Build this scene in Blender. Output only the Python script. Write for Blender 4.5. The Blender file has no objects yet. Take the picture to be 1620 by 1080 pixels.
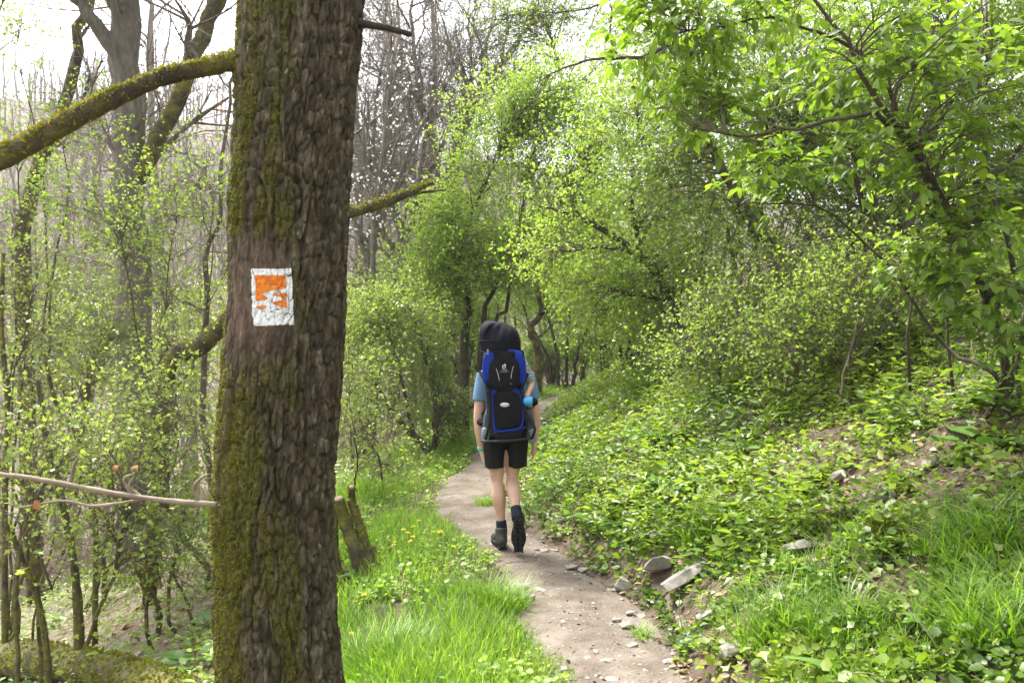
import bpy, bmesh, math, random
import numpy as np
from mathutils import Vector, Matrix

random.seed(5)
rng = np.random.default_rng(11)
SC = bpy.context.scene
COL = SC.collection
R_ = math.radians

# ------------------------------------------------------------------ camera, sky, sun, exposure
CAMH, FPX = 1.65, 1260.0
cam = bpy.data.cameras.new('camera'); cam.sensor_width = 36; cam.lens = 28
cam.clip_start = 0.05; cam.clip_end = 3000
cam.dof.use_dof = True; cam.dof.focus_distance = 6.4; cam.dof.aperture_fstop = 7.0
co = bpy.data.objects.new('camera', cam); COL.objects.link(co)
co.location = (0, 0, CAMH); co.rotation_euler = (R_(90), 0, 0)
SC.camera = co

SUN_EL, SUN_AZ = 58.0, -42.0      # degrees; azimuth from +Y, negative = to the left
world = bpy.data.worlds.new('World'); SC.world = world; world.use_nodes = True
wn, wl = world.node_tree.nodes, world.node_tree.links
wn.clear()
sky = wn.new('ShaderNodeTexSky'); sky.sky_type = 'NISHITA'; sky.sun_disc = False
sky.sun_elevation = R_(SUN_EL); sky.sun_rotation = R_(SUN_AZ)
sky.air_density = 1.0; sky.dust_density = 4.0; sky.ozone_density = 1.0
hs = wn.new('ShaderNodeHueSaturation'); hs.inputs['Saturation'].default_value = 0.18
bg = wn.new('ShaderNodeBackground'); bg.inputs['Strength'].default_value = 0.15
wo = wn.new('ShaderNodeOutputWorld')
wl.new(sky.outputs[0], hs.inputs['Color']); wl.new(hs.outputs[0], bg.inputs[0]); wl.new(bg.outputs[0], wo.inputs[0])

sun = bpy.data.lights.new('sun', 'SUN'); sun.energy = 2.2; sun.angle = R_(14); sun.color = (1, .95, .86)
so = bpy.data.objects.new('sun', sun); COL.objects.link(so)
sd = Vector((math.sin(R_(SUN_AZ))*math.cos(R_(SUN_EL)), math.cos(R_(SUN_AZ))*math.cos(R_(SUN_EL)), math.sin(R_(SUN_EL))))
so.rotation_euler = sd.to_track_quat('Z', 'Y').to_euler(); so.location = sd*40

vs = SC.view_settings
vs.view_transform = 'Standard'; vs.look = 'None'; vs.gamma = 1.0; vs.use_curve_mapping = False
vs.exposure = 2.2
cy = SC.cycles
cy.max_bounces = 10; cy.diffuse_bounces = 6; cy.glossy_bounces = 2; cy.transmission_bounces = 8
cy.transparent_max_bounces = 6; cy.use_denoising = True; cy.caustics_reflective = False; cy.caustics_refractive = False
cy.sample_clamp_indirect = 6

# ------------------------------------------------------------------ helpers
def pix(px, py, Y):
    return np.array([(px-810)/FPX*Y, Y, CAMH-(py-540)/FPX*Y])

def tag(o, label=None, cat=None, group=None, kind=None):
    if label: o['label'] = label
    if cat: o['category'] = cat
    if group: o['group'] = group
    if kind: o['kind'] = kind
    return o

def empty(name, loc, label=None, cat=None, group=None, rz=0):
    o = bpy.data.objects.new(name, None); COL.objects.link(o)
    o.location = [float(c) for c in loc]; o.rotation_euler = (0, 0, rz); o.empty_display_size = .1
    return tag(o, label, cat, group)

def copy_tree(o, parent=None):
    c = o.copy(); COL.objects.link(c); c.parent = parent
    for ch in o.children: copy_tree(ch, c)
    return c

class MB:
    """collects vertices and equal-sided polygons"""
    def __init__(s): s.V = []; s.F = []; s.A = []; s.n = 0
    def add(s, V, Fs, rnd=None):
        V = np.asarray(V, float).reshape(-1, 3)
        if not isinstance(Fs, (list, tuple)): Fs = [Fs]
        for F in Fs:
            F = np.asarray(F)
            if F.size: s.F.append(F+s.n)
        s.V.append(V); s.n += len(V)
        s.A.append(np.full(len(V), .5) if rnd is None else np.broadcast_to(rnd, (len(V),)))
        return s
    def mesh(s, name, mat, origin=(0, 0, 0), smooth=False):
        me = bpy.data.meshes.new(name)
        V = np.concatenate(s.V)-np.asarray(origin, float)
        me.vertices.add(len(V)); me.vertices.foreach_set('co', V.astype(np.float32).ravel())
        tot = [np.full(len(F), F.shape[1]) for F in s.F]
        loops = np.concatenate([F.ravel() for F in s.F]); tot = np.concatenate(tot)
        me.loops.add(len(loops)); me.loops.foreach_set('vertex_index', loops.astype(np.int32))
        st = np.concatenate([[0], np.cumsum(tot)[:-1]])
        me.polygons.add(len(tot)); me.polygons.foreach_set('loop_start', st.astype(np.int32))
        if smooth: me.polygons.foreach_set('use_smooth', np.ones(len(tot), bool))
        at = me.attributes.new('rnd', 'FLOAT', 'POINT')
        at.data.foreach_set('value', np.concatenate(s.A).astype(np.float32))
        me.update(calc_edges=True); me.validate()
        if mat: me.materials.append(mat)
        return me
    def build(s, name, mat, parent=None, origin=None, smooth=False):
        if origin is None: origin = tuple(parent.location) if parent and parent.type == 'EMPTY' else (0, 0, 0)
        o = bpy.data.objects.new(name, s.mesh(name, mat, origin, smooth)); COL.objects.link(o)
        o.parent = parent
        return o

def nrm(a): return a/np.maximum(np.linalg.norm(a, axis=-1, keepdims=True), 1e-9)

def tubes(P, R, S=6, cap=False):
    """P (N,K,3), R (N,K) -> verts, [quads, (cap polys)]"""
    P = np.asarray(P, float); R = np.asarray(R, float)
    N, K = R.shape
    T = nrm(np.gradient(P, axis=1))
    m = nrm(P[:, -1]-P[:, 0])
    a = np.where((np.abs(m[:, 2]) > .75)[:, None], np.array([0, 1., 0.]), np.array([0, 0, 1.]))[:, None, :]
    U = nrm(np.cross(T, a)); W = np.cross(T, U)
    th = np.arange(S)/S*2*np.pi
    V = P[:, :, None, :]+R[:, :, None, None]*(np.cos(th)[None, None, :, None]*U[:, :, None, :]+np.sin(th)[None, None, :, None]*W[:, :, None, :])
    idx = np.arange(N*K*S).reshape(N, K, S)
    a0 = idx[:, :-1, :]; a1 = idx[:, 1:, :]
    q = np.stack([a0, np.roll(a0, -1, 2), np.roll(a1, -1, 2), a1], -1).reshape(-1, 4)
    Fs = [q]
    if cap: Fs += [idx[:, 0, ::-1].reshape(-1, S), idx[:, -1, :].reshape(-1, S)]
    return V.reshape(-1, 3), Fs

def spline(pts, n):
    """Catmull-Rom through pts -> n points (any dimension)"""
    p = np.asarray(pts, float)
    if len(p) == 2: return p[0]+(p[1]-p[0])*np.linspace(0, 1, n)[:, None]
    q = np.vstack([2*p[0]-p[1], p, 2*p[-1]-p[-2]])
    t = np.linspace(0, len(p)-1-1e-6, n); i = t.astype(int); f = (t-i)[:, None]
    a, b, c, d = q[i], q[i+1], q[i+2], q[i+3]
    return .5*((2*b)+(-a+c)*f+(2*a-5*b+4*c-d)*f**2+(-a+3*b-3*c+d)*f**3)

def vn(x, y, s=0):
    xi = np.floor(x); yi = np.floor(y); fx = x-xi; fy = y-yi
    fx = fx*fx*(3-2*fx); fy = fy*fy*(3-2*fy)
    def h(a, b):
        v = np.sin(a*127.1+b*311.7+s*74.7)*43758.5453
        return v-np.floor(v)
    return (h(xi, yi)*(1-fx)+h(xi+1, yi)*fx)*(1-fy)+(h(xi, yi+1)*(1-fx)+h(xi+1, yi+1)*fx)*fy
def fbm(x, y, s=0, o=4):
    r = 0; a = .5
    for k in range(o):
        r = r+a*(vn(x, y, s+k)-.5); x = x*2.03+7.1; y = y*2.03+3.3; a *= .55
    return r

# leaf templates: x along the leaf, y across, z up
def tmpl(kind):
    if kind == 'rhomb':
        return np.array([[0, 0, 0], [.42, .30, .07], [1, 0, -.06], [.42, -.30, .07]]), np.array([[0, 2, 1], [0, 3, 2]])
    if kind == 'round':
        return np.array([[0, 0, 0], [.25, .42, .08], [.75, .40, .08], [1, 0, -.04], [.75, -.40, .08], [.25, -.42, .08]]), np.array([[0, 3, 2, 1], [0, 5, 4, 3]])
    if kind == 'oval':
        return np.array([[0, 0, 0], [.3, .22, .06], [.65, .2, .04], [1, 0, -.1], [.65, -.2, .04], [.3, -.22, .06]]), np.array([[0, 3, 2, 1], [0, 5, 4, 3]])
    if kind == 'lobe':   # three-lobed hawthorn leaf
        return np.array([[0, 0, 0], [.35, .42, .05], [.55, .16, .04], [1, 0, -.06], [.55, -.16, .04], [.35, -.42, .05]]), np.array([[0, 2, 1], [0, 3, 2], [0, 4, 3], [0, 5, 4]])
def scatter(mb, kind, P, D, N, S, rnd=None):
    tv, tf = tmpl(kind)
    X = nrm(D); Z = nrm(N-(N*X).sum(-1, keepdims=True)*X); Y = np.cross(Z, X)
    S = np.asarray(S)[:, None, None]
    V = P[:, None, :]+S*(tv[None, :, 0:1]*X[:, None]+tv[None, :, 1:2]*Y[:, None]+tv[None, :, 2:3]*Z[:, None])
    F = (tf[None]+(np.arange(len(P))*len(tv))[:, None, None]).reshape(-1, tf.shape[1])
    if rnd is None: rnd = rng.random(len(P))
    mb.add(V, F, np.repeat(rnd, len(tv)))

# ------------------------------------------------------------------ materials
def newmat(name):
    m = bpy.data.materials.new(name); m.use_nodes = True
    n = m.node_tree.nodes; n.clear()
    return m, n, m.node_tree.links
def ramp(n, stops):
    r = n.new('ShaderNodeValToRGB'); e = r.color_ramp.elements
    while len(e) < len(stops): e.new(.5)
    for k, (p, c) in enumerate(stops): e[k].position = p; e[k].color = (*c, 1)
    return r
def leafmat(name, cols, trans=.55, rough=.42, spec=.6, src='attr', tcol=(1.28, 1.32, .8)):
    m, n, l = newmat(name)
    if src == 'attr':
        a = n.new('ShaderNodeAttribute'); a.attribute_name = 'rnd'; out = a.outputs['Fac']
    else:
        a = n.new('ShaderNodeObjectInfo'); out = a.outputs['Random']
    r = ramp(n, [(k/(len(cols)-1), c) for k, c in enumerate(cols)]); l.new(out, r.inputs[0])
    p = n.new('ShaderNodeBsdfPrincipled'); p.inputs['Roughness'].default_value = rough
    p.inputs['Specular IOR Level'].default_value = spec
    l.new(r.outputs[0], p.inputs['Base Color'])
    t = n.new('ShaderNodeBsdfTranslucent')
    mu = n.new('ShaderNodeVectorMath'); mu.operation = 'MULTIPLY'; mu.inputs[1].default_value = tcol
    l.new(r.outputs[0], mu.inputs[0]); l.new(mu.outputs[0], t.inputs['Color'])
    mx = n.new('ShaderNodeMixShader'); mx.inputs[0].default_value = trans
    l.new(p.outputs[0], mx.inputs[1]); l.new(t.outputs[0], mx.inputs[2])
    o = n.new('ShaderNodeOutputMaterial'); l.new(mx.outputs[0], o.inputs[0])
    return m
def noisemat(name, stops, scale=6, rough=.85, bump=.4, bscale=40, stretch=(1, 1, 1), spec=.3, detail=6, dist=.02):
    m, n, l = newmat(name)
    tc = n.new('ShaderNodeTexCoord'); mp = n.new('ShaderNodeMapping'); mp.inputs['Scale'].default_value = stretch
    l.new(tc.outputs['Object'], mp.inputs[0])
    a = n.new('ShaderNodeTexNoise'); a.inputs['Scale'].default_value = scale; a.inputs['Detail'].default_value = detail
    a.inputs['Roughness'].default_value = .65
    l.new(mp.outputs[0], a.inputs['Vector'])
    r = ramp(n, stops); l.new(a.outputs['Fac'], r.inputs[0])
    p = n.new('ShaderNodeBsdfPrincipled'); p.inputs['Roughness'].default_value = rough; p.inputs['Specular IOR Level'].default_value = spec
    l.new(r.outputs[0], p.inputs['Base Color'])
    if bump:
        b = n.new('ShaderNodeTexNoise'); b.inputs['Scale'].default_value = bscale; b.inputs['Detail'].default_value = 5
        l.new(mp.outputs[0], b.inputs['Vector'])
        bp = n.new('ShaderNodeBump'); bp.inputs['Strength'].default_value = bump; bp.inputs['Distance'].default_value = dist
        l.new(b.outputs['Fac'], bp.inputs['Height']); l.new(bp.outputs[0], p.inputs['Normal'])
    o = n.new('ShaderNodeOutputMaterial'); l.new(p.outputs[0], o.inputs[0])
    return m
def plain(name, col, rough=.6, spec=.3, bump=0, bscale=300, var=.15, metal=0):
    d = tuple(c*(1-var) for c in col); e = tuple(min(1, c*(1+var)) for c in col)
    return noisemat(name, [(.3, d), (.7, e)], scale=9, rough=rough, spec=spec, bump=bump, bscale=bscale, dist=.003)

M = {}
M['bark_grey'] = noisemat('bark_grey', [(.3, (.085, .072, .055)), (.55, (.16, .138, .11)), (.72, (.24, .215, .175))], scale=5, stretch=(3, 3, .8), bump=.7, bscale=14, dist=.03)
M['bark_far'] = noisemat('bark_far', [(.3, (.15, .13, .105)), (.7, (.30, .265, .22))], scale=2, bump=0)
M['bark_dark'] = noisemat('bark_dark', [(.35, (.035, .028, .02)), (.55, (.07, .056, .038)), (.7, (.10, .10, .035))], scale=7, bump=.6, bscale=30, dist=.02)
M['twig_brown'] = noisemat('twig_brown', [(.35, (.07, .052, .036)), (.65, (.15, .12, .09))], scale=8, bump=0)
M['twig_pale'] = noisemat('twig_pale', [(.35, (.17, .14, .10)), (.65, (.30, .25, .18))], scale=8, bump=.3)
M['mossy_bark'] = noisemat('mossy_bark', [(.40, (.05, .042, .028)), (.50, (.09, .08, .035)), (.58, (.14, .13, .025)), (.70, (.22, .195, .03))], scale=7, bump=.8, bscale=45, dist=.02)
M['moss'] = leafmat('moss', [(.075, .09, .010), (.14, .15, .017), (.23, .22, .026)], trans=.3, rough=.9, spec=.1)
M['moss_yellow'] = leafmat('moss_yellow', [(.12, .125, .013), (.21, .20, .025), (.32, .27, .035)], trans=.3, rough=.9, spec=.1)
G1 = [(.085, .15, .025), (.15, .24, .035), (.22, .33, .05), (.30, .40, .075)]
M['leaf_hawthorn'] = leafmat('leaf_hawthorn', G1, trans=.45)
M['leaf_bright'] = leafmat('leaf_bright', [(.185, .295, .04), (.265, .385, .055), (.35, .46, .08)], trans=.55)
M['leaf_cool'] = leafmat('leaf_cool', [(.15, .22, .04), (.23, .315, .06), (.32, .40, .10)], trans=.52, rough=.38)
M['leaf_elder'] = leafmat('leaf_elder', [(.10, .17, .02), (.16, .26, .025), (.24, .35, .035)], trans=.55, rough=.4)
M['leaf_elder_single'] = leafmat('leaf_elder_single', [(.10, .17, .02), (.16, .26, .025), (.24, .35, .035)], trans=.55, rough=.4, src='obj')
M['leaf_ground'] = leafmat('leaf_ground', [(.075, .14, .016), (.13, .22, .02), (.20, .29, .025), (.27, .33, .05)], trans=.55, rough=.42)
M['leaf_single'] = leafmat('leaf_single', [(.07, .16, .03), (.11, .22, .035), (.15, .26, .06)], trans=.35, rough=.4, src='obj')
M['grass'] = leafmat('grass', [(.085, .18, .012), (.14, .27, .016), (.20, .34, .022), (.30, .37, .06)], trans=.55, rough=.45)
M['dry_leaf'] = leafmat('dry_leaf', [(.16, .09, .05), (.26, .17, .10), (.36, .27, .18), (.42, .35, .27)], trans=.2, rough=.8, spec=.2)
M['rust_leaf'] = leafmat('rust_leaf', [(.22, .08, .03), (.33, .14, .05)], trans=.35, rough=.8, spec=.2)
M['blossom'] = leafmat('blossom', [(.75, .75, .72), (.82, .82, .8)], trans=.4, tcol=(1, 1, 1))
M['petal'] = leafmat('petal', [(.80, .62, .01), (.88, .74, .02)], trans=.3, src='obj', tcol=(1, 1, 1))
M['stone'] = noisemat('stone', [(.3, (.12, .105, .09)), (.5, (.22, .20, .175)), (.72, (.33, .305, .275))], scale=9, bump=.6, bscale=25, dist=.01)
def soilmat():
    m = noisemat('soil', [(.3, (.035, .024, .016)), (.5, (.075, .053, .037)), (.7, (.14, .105, .078))], scale=6, bump=.8, bscale=30, dist=.04)
    n, l = m.node_tree.nodes, m.node_tree.links
    p = [x for x in n if x.type == 'BSDF_PRINCIPLED'][0]; src = p.inputs['Base Color'].links[0].from_socket
    at = n.new('ShaderNodeAttribute'); at.attribute_name = 'rnd'
    nz = n.new('ShaderNodeTexNoise'); nz.inputs['Scale'].default_value = 9; nz.inputs['Detail'].default_value = 7
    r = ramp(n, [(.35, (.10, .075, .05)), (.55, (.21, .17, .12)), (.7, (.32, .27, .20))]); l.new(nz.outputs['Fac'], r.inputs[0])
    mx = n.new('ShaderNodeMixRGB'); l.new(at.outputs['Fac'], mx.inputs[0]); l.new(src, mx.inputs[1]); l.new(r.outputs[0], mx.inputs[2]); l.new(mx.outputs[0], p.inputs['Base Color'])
    return m
M['soil'] = soilmat()
M['cutwood'] = noisemat('cutwood', [(.3, (.09, .065, .04)), (.7, (.19, .145, .09))], scale=20, bump=.2)
# ------------------------------------------------------------------ terrain
def zp(Y): return .02*np.maximum(np.asarray(Y, float)-8, 0)*(1-np.clip((np.asarray(Y, float)-40)/60, 0, 1))
_pts = []
for px, py in ((985, 1080), (908, 950), (820, 872), (752, 822), (742, 780), (766, 740), (803, 700), (848, 660), (868, 641), (886, 631)):
    s = (py-540)/FPX
    Y = CAMH/s if CAMH/s < 8 else (CAMH+.16)/(s+.02)
    _pts.append((Y, (px-810)/FPX*Y))
_pts = [(-12, 2.2), (-4, 1.4), (1, .95)]+_pts+[(23, 2.3), (27, 4.4), (33, 8.5), (45, 18), (80, 50), (400, 300)]
_py, _px = np.array(_pts).T
_yy = np.arange(-12, 400, .05); _cx = np.interp(_yy, _py, _px)
_k = np.exp(-.5*(np.arange(-16, 17)/6.)**2); _k /= _k.sum()
_cx = np.convolve(np.pad(_cx, 16, mode='edge'), _k, 'valid')
def cx(Y): return np.interp(Y, _yy, _cx)
HW = .29
def hw(Y): return HW+.05*np.sin(np.asarray(Y)*1.7)+.03*np.sin(np.asarray(Y)*4.1+1)
def sst(a, b, x):
    t = np.clip((x-a)/(b-a), 0, 1); return t*t*(3-2*t)
def gh(x, Y):
    """height of the ground"""
    x = np.asarray(x, float); Y = np.asarray(Y, float)
    d = x-cx(Y); r = np.maximum(d-hw(Y), 0); lf = np.maximum(-d-hw(Y), 0)
    h = zp(Y)+0*x
    h = h+.09*sst(0, .35, r)+.56*np.maximum(r-.12, 0)-.12*np.maximum(r-9, 0)-.2*np.maximum(r-25, 0)
    h = h+.03*sst(.0, .2, lf)-.05*np.minimum(lf, .8)-.42*(np.sqrt((np.maximum(lf-.75, 0))**2+.02)-.1414)
    nb = sst(.05, .6, r)+.6*sst(.1, .8, lf)
    h = h+nb*(.20*fbm(x*1.3, Y*1.3, 3)+.10*fbm(x*4.5, Y*4.5, 9, 3))+np.minimum(r+lf, 6)*.08*fbm(x*.4, Y*.4, 5, 2)
    h = np.maximum(h, -8.5+1.0*fbm(x*.1, Y*.1, 4))
    u = .88*Y-.5*x
    hill = 56*sst(62, 190, u)+6*fbm(x*.02, Y*.02, 21)*sst(60, 100, u)
    return np.maximum(h, np.where(u > 60, -8.6+hill, -99))
def on_ground(px, py):
    Y = np.concatenate([np.arange(1.2, 30, .01), np.arange(30, 200, .2)])
    x = (px-810)/FPX*Y; z = CAMH-(py-540)/FPX*Y
    k = np.argmax(z < gh(x, Y))
    return np.array([x[k], Y[k], float(gh(x[k], Y[k]))])
def gnormal(x, Y, e=.05):
    gx = (gh(x+e, Y)-gh(x-e, Y))/(2*e); gy = (gh(x, Y+e)-gh(x, Y-e))/(2*e)
    return nrm(np.stack([-gx, -gy, np.ones_like(gx)], -1))
def stretch(lo, hi, a, b, step, grow):
    v = list(np.arange(a, b, step)); s = step
    while v[-1] < hi: s *= grow; v.append(v[-1]+s)
    s = step; w = [v[0]]
    while w[-1] > lo: s *= grow; w.append(w[-1]-s)
    return np.array(w[::-1][:-1]+v)
gx = stretch(-260, 260, -2.5, 4.5, .075, 1.085); gy = stretch(-9, 330, 2, 9, .075, 1.055)
X, Y = np.meshgrid(gx, gy); Z = gh(X, Y)
idx = np.arange(X.size).reshape(X.shape)
q = np.stack([idx[:-1, :-1], idx[:-1, 1:], idx[1:, 1:], idx[1:, :-1]], -1).reshape(-1, 4)
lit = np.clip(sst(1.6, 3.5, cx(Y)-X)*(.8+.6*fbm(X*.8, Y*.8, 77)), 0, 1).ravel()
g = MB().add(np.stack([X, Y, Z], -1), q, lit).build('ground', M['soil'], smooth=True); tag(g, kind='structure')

# path: a trodden sheet of pale earth on the ground
def pathmat():
    m, n, l = newmat('path_earth')
    tc = n.new('ShaderNodeTexCoord')
    a = n.new('ShaderNodeTexNoise'); a.inputs['Scale'].default_value = 3.2; a.inputs['Detail'].default_value = 9; a.inputs['Roughness'].default_value = .7
    l.new(tc.outputs['Object'], a.inputs['Vector'])
    r = ramp(n, [(.3, (.075, .056, .042)), (.5, (.14, .113, .09)), (.68, (.21, .18, .152))]); l.new(a.outputs['Fac'], r.inputs[0])
    v = n.new('ShaderNodeTexVoronoi'); v.inputs['Scale'].default_value = 55; l.new(tc.outputs['Object'], v.inputs['Vector'])
    r2 = ramp(n, [(.0, (1.25, 1.23, 1.2)), (.16, (1.1, 1.1, 1.1)), (.3, (.92, .92, .92))]); l.new(v.outputs['Distance'], r2.inputs[0])
    mu = n.new('ShaderNodeVectorMath'); mu.operation = 'MULTIPLY'; l.new(r.outputs[0], mu.inputs[0]); l.new(r2.outputs[0], mu.inputs[1])
    p = n.new('ShaderNodeBsdfPrincipled'); p.inputs['Roughness'].default_value = .9; p.inputs['Specular IOR Level'].default_value = .2
    l.new(mu.outputs[0], p.inputs['Base Color'])
    b = n.new('ShaderNodeTexNoise'); b.inputs['Scale'].default_value = 45; b.inputs['Detail'].default_value = 6; l.new(tc.outputs['Object'], b.inputs['Vector'])
    bp = n.new('ShaderNodeBump'); bp.inputs['Strength'].default_value = .8; bp.inputs['Distance'].default_value = .012
    l.new(b.outputs['Fac'], bp.inputs['Height']); l.new(bp.outputs[0], p.inputs['Normal'])
    o = n.new('ShaderNodeOutputMaterial'); l.new(p.outputs[0], o.inputs[0])
    return m
M['path'] = pathmat()
yy = stretch(-6, 60, 2.5, 12, .035, 1.03); tt = np.linspace(-1, 1, 23)
T, Yp = np.meshgrid(tt, yy); W = hw(Yp)+.14+.10*fbm(Yp*2.2, T*.6, 31)
Xp = cx(Yp)+T*W
Zp = zp(Yp)+.022-.075*np.abs(T)**5+.03*fbm(Xp*3, Yp*3, 41)+.015*fbm(Xp*14, Yp*14, 43, 2)
idx = np.arange(Xp.size).reshape(Xp.shape)
q = np.stack([idx[:-1, :-1], idx[:-1, 1:], idx[1:, 1:], idx[1:, :-1]], -1).reshape(-1, 4)
tag(MB().add(np.stack([Xp, Yp, Zp], -1), q).build('path', M['path'], smooth=True), kind='structure')
def surf(x, Y):
    d = np.abs(x-cx(Y))/(hw(Y)+.14)
    z = zp(Y)+.022-.075*np.minimum(d, 1.2)**5+.03*fbm(x*3, Y*3, 41)
    return np.maximum(z, gh(x, Y))

# ------------------------------------------------------------------ branching
def lerp_at(P, t):
    N, K, _ = P.shape
    u = t*(K-1); i = np.minimum(u.astype(int), K-2); f = (u-i)[:, None]
    n = np.arange(N)
    return P[n, i]*(1-f)+P[n, i+1]*f, nrm(P[n, i+1]-P[n, i])
def perp(T):
    r = nrm(rng.normal(size=T.shape)); r = r-(r*T).sum(-1, keepdims=True)*T
    return nrm(r)
def spawn(P, R, n, t0, t1, ang, L, rad, K=4, up=.1, wander=.2, taper=.25):
    N = len(P); idx = np.repeat(np.arange(N), n); M_ = len(idx)
    t = t0+(t1-t0)*rng.random(M_)
    b, T = lerp_at(P[idx], t)
    a = (ang*(.6+.8*rng.random(M_)))[:, None]
    d = nrm(np.cos(a)*T+np.sin(a)*perp(T)+np.array([0, 0, up]))
    ln = L*(.5+rng.random(M_))*(1.15-.5*t)
    C = np.zeros((M_, K, 3)); C[:, 0] = b
    for k in range(1, K):
        d = nrm(d+wander*rng.normal(size=d.shape)+np.array([0, 0, up*.4]))
        C[:, k] = C[:, k-1]+d*(ln/(K-1))[:, None]
    rp = R[idx, np.minimum((t*(R.shape[1]-1)).astype(int), R.shape[1]-1)]
    r0 = np.minimum(rp*.7, rad*(.7+.6*rng.random(M_)))
    RR = r0[:, None]*np.linspace(1, taper, K)[None]
    return C, RR
def to_targets(stems, targets, K=5, r0=.012, sag=.0):
    """a curved branch from the nearest suitable place on the stems to each target point"""
    A = np.concatenate([s[0] for s in stems]); AR = np.concatenate([s[1] for s in stems])
    AT = np.concatenate([nrm(np.gradient(s[0], axis=0)) for s in stems])
    out = np.zeros((len(targets), K, 3)); rr = np.zeros((len(targets), K))
    for k, t in enumerate(targets):
        v = t-A; ds = np.linalg.norm(v, axis=1)
        cost = ds*(1.35-.35*(v*AT).sum(1)/np.maximum(ds, 1e-6))+.4*np.maximum(-v[:, 2], 0)+.12*rng.random(len(A))
        j = np.argmin(cost); b = A[j]; L = ds[j]
        c = b+AT[j]*L*.35+np.array([0, 0, .15*L-sag*L])+rng.normal(size=3)*.10*L
        s = np.linspace(0, 1, K)[:, None]
        out[k] = (1-s)**2*b+2*s*(1-s)*c+s*s*t+rng.normal(size=(K, 3))*.025*L*np.sin(s*np.pi)
        rr[k] = min(AR[j]*.75, r0*(.6+.5*L))*np.linspace(1, .3, K)
    return out, rr
def in_ell(e, n):
    c, r = e
    p = nrm(rng.normal(size=(n, 3)))*(rng.random((n, 1))**(1/2.4))
    return np.asarray(c)+p*np.asarray(r)
def E(px, py, Y, rx, ry, rz): return (pix(px, py, Y), (rx, ry, rz))
def stem(pts, r0, r1, n=14, wob=.02):
    P = spline(pts, n); L = np.linalg.norm(P[-1]-P[0])
    P[1:-1] += rng.normal(size=(n-2, 3))*wob*L*.3
    return P, np.linspace(r0, r1, n)
def leaf_pts(Tw, n, size, out=.5, upn=.8, spread=.02):
    idx = np.repeat(np.arange(len(Tw)), n); t = .1+.9*rng.random(len(idx))
    P, T = lerp_at(Tw[idx], t)
    D = nrm(T*.5+rng.normal(size=T.shape)*out+np.array([0, 0, -.1]))
    Nn = nrm(rng.normal(size=T.shape)*.6+np.array([-.1, 0, upn]))
    return P+rng.normal(size=P.shape)*spread, D, Nn, size*(.55+.8*rng.random(len(idx)))

def clear_tunnel(P):
    """nothing grows into the walking space over the path"""
    d = P[..., 0]-cx(P[..., 1]); z = P[..., 2]-zp(P[..., 1])
    return (np.abs(d) < .45+.25*(z > .9))  & (z < 2.35) & (P[..., 1] < 21)

def shrub(name, label, cat, group, base, stems, ells, nt=40, twigs=10, leaves=9, lsize=.035, kind='lobe', lmat='leaf_hawthorn',
          bmat='bark_dark', smat=None, twl=.35, r0=.012, subs=3, subl=.55, extra=None, up=.1, sides=8, tmat=None, moss=0, keep=None, upn=.8):
    base = np.asarray(base, float)
    root = empty(name, base, label, cat, group)
    for P, R in stems:
        R = R.copy(); R[-1] *= .4
        mb = MB().add(*tubes(P[None], R[None], sides, True))
        s = mb.build('stem' if len(stems) > 1 else 'trunk', M[smat or bmat], root, smooth=True)
    mb = MB(); lf = MB()
    if ells:
        T = np.concatenate([in_ell(e, max(3, int(nt*w*1.12))) for e, w in [(e if len(e) == 2 and isinstance(e[1], (int, float)) else (e, 1)) for e in ells]])
        if keep is None: T = T[~clear_tunnel(T)]
        B1, R1 = to_targets(stems, T, r0=r0*.8, K=5 if base[1] < 9 else 4)
        mb.add(*tubes(B1, R1, 3))
        B1e, R1e = B1[:, -3:], R1[:, -3:]
        B2, R2 = spawn(B1, R1, subs, .3, 1, .8, subl, r0*.28, 3 if base[1] < 9 else 2, up, .25)
        if B2.shape[1] == 2: B1e, R1e = B1[:, -2:], R1[:, -2:]
        B3, R3 = spawn(np.concatenate([B1e, B2]), np.concatenate([R1e, R2]), max(1, int(round(twigs*.40))), .15, 1, .9, twl*1.12, r0*.13, 2, up, .2, .4)
        ok = ~clear_tunnel(B3[:, -1]) if keep is None else np.ones(len(B3), bool)
        B3, R3 = B3[ok], R3[ok]
        mb.add(*tubes(B2, R2, 3)); mb.add(*tubes(B3, np.maximum(R3, .0009), 3))
        mb.build('branchwork', M[tmat or 'twig_brown'], root, smooth=True)
        if leaves:
            P, D, N, S = leaf_pts(B3, int(round(leaves*2.0)), lsize*1.12, upn=upn, spread=.010)
            kk = rng.random(len(P)) < .72; P, D, N, S = P[kk], D[kk], N[kk], S[kk]
            if keep is None:
                k = ~clear_tunnel(P); P, D, N, S = P[k], D[k], N[k], S[k]
            # tone varies clump by clump and leaf by leaf
            tone = np.clip(.5+1.5*fbm(P[:, 0]*1.7, P[:, 2]*1.7+P[:, 1]*1.3, 17, 2)+.3*rng.normal(size=len(P)), 0, 1)
            scatter(lf, kind if base[1] < 9 else 'rhomb', P, D, N, S*(1 if base[1] < 9 else 1.1), tone)
            tag(lf.build('crown', M[lmat], root), kind='stuff')
    return root
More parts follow.
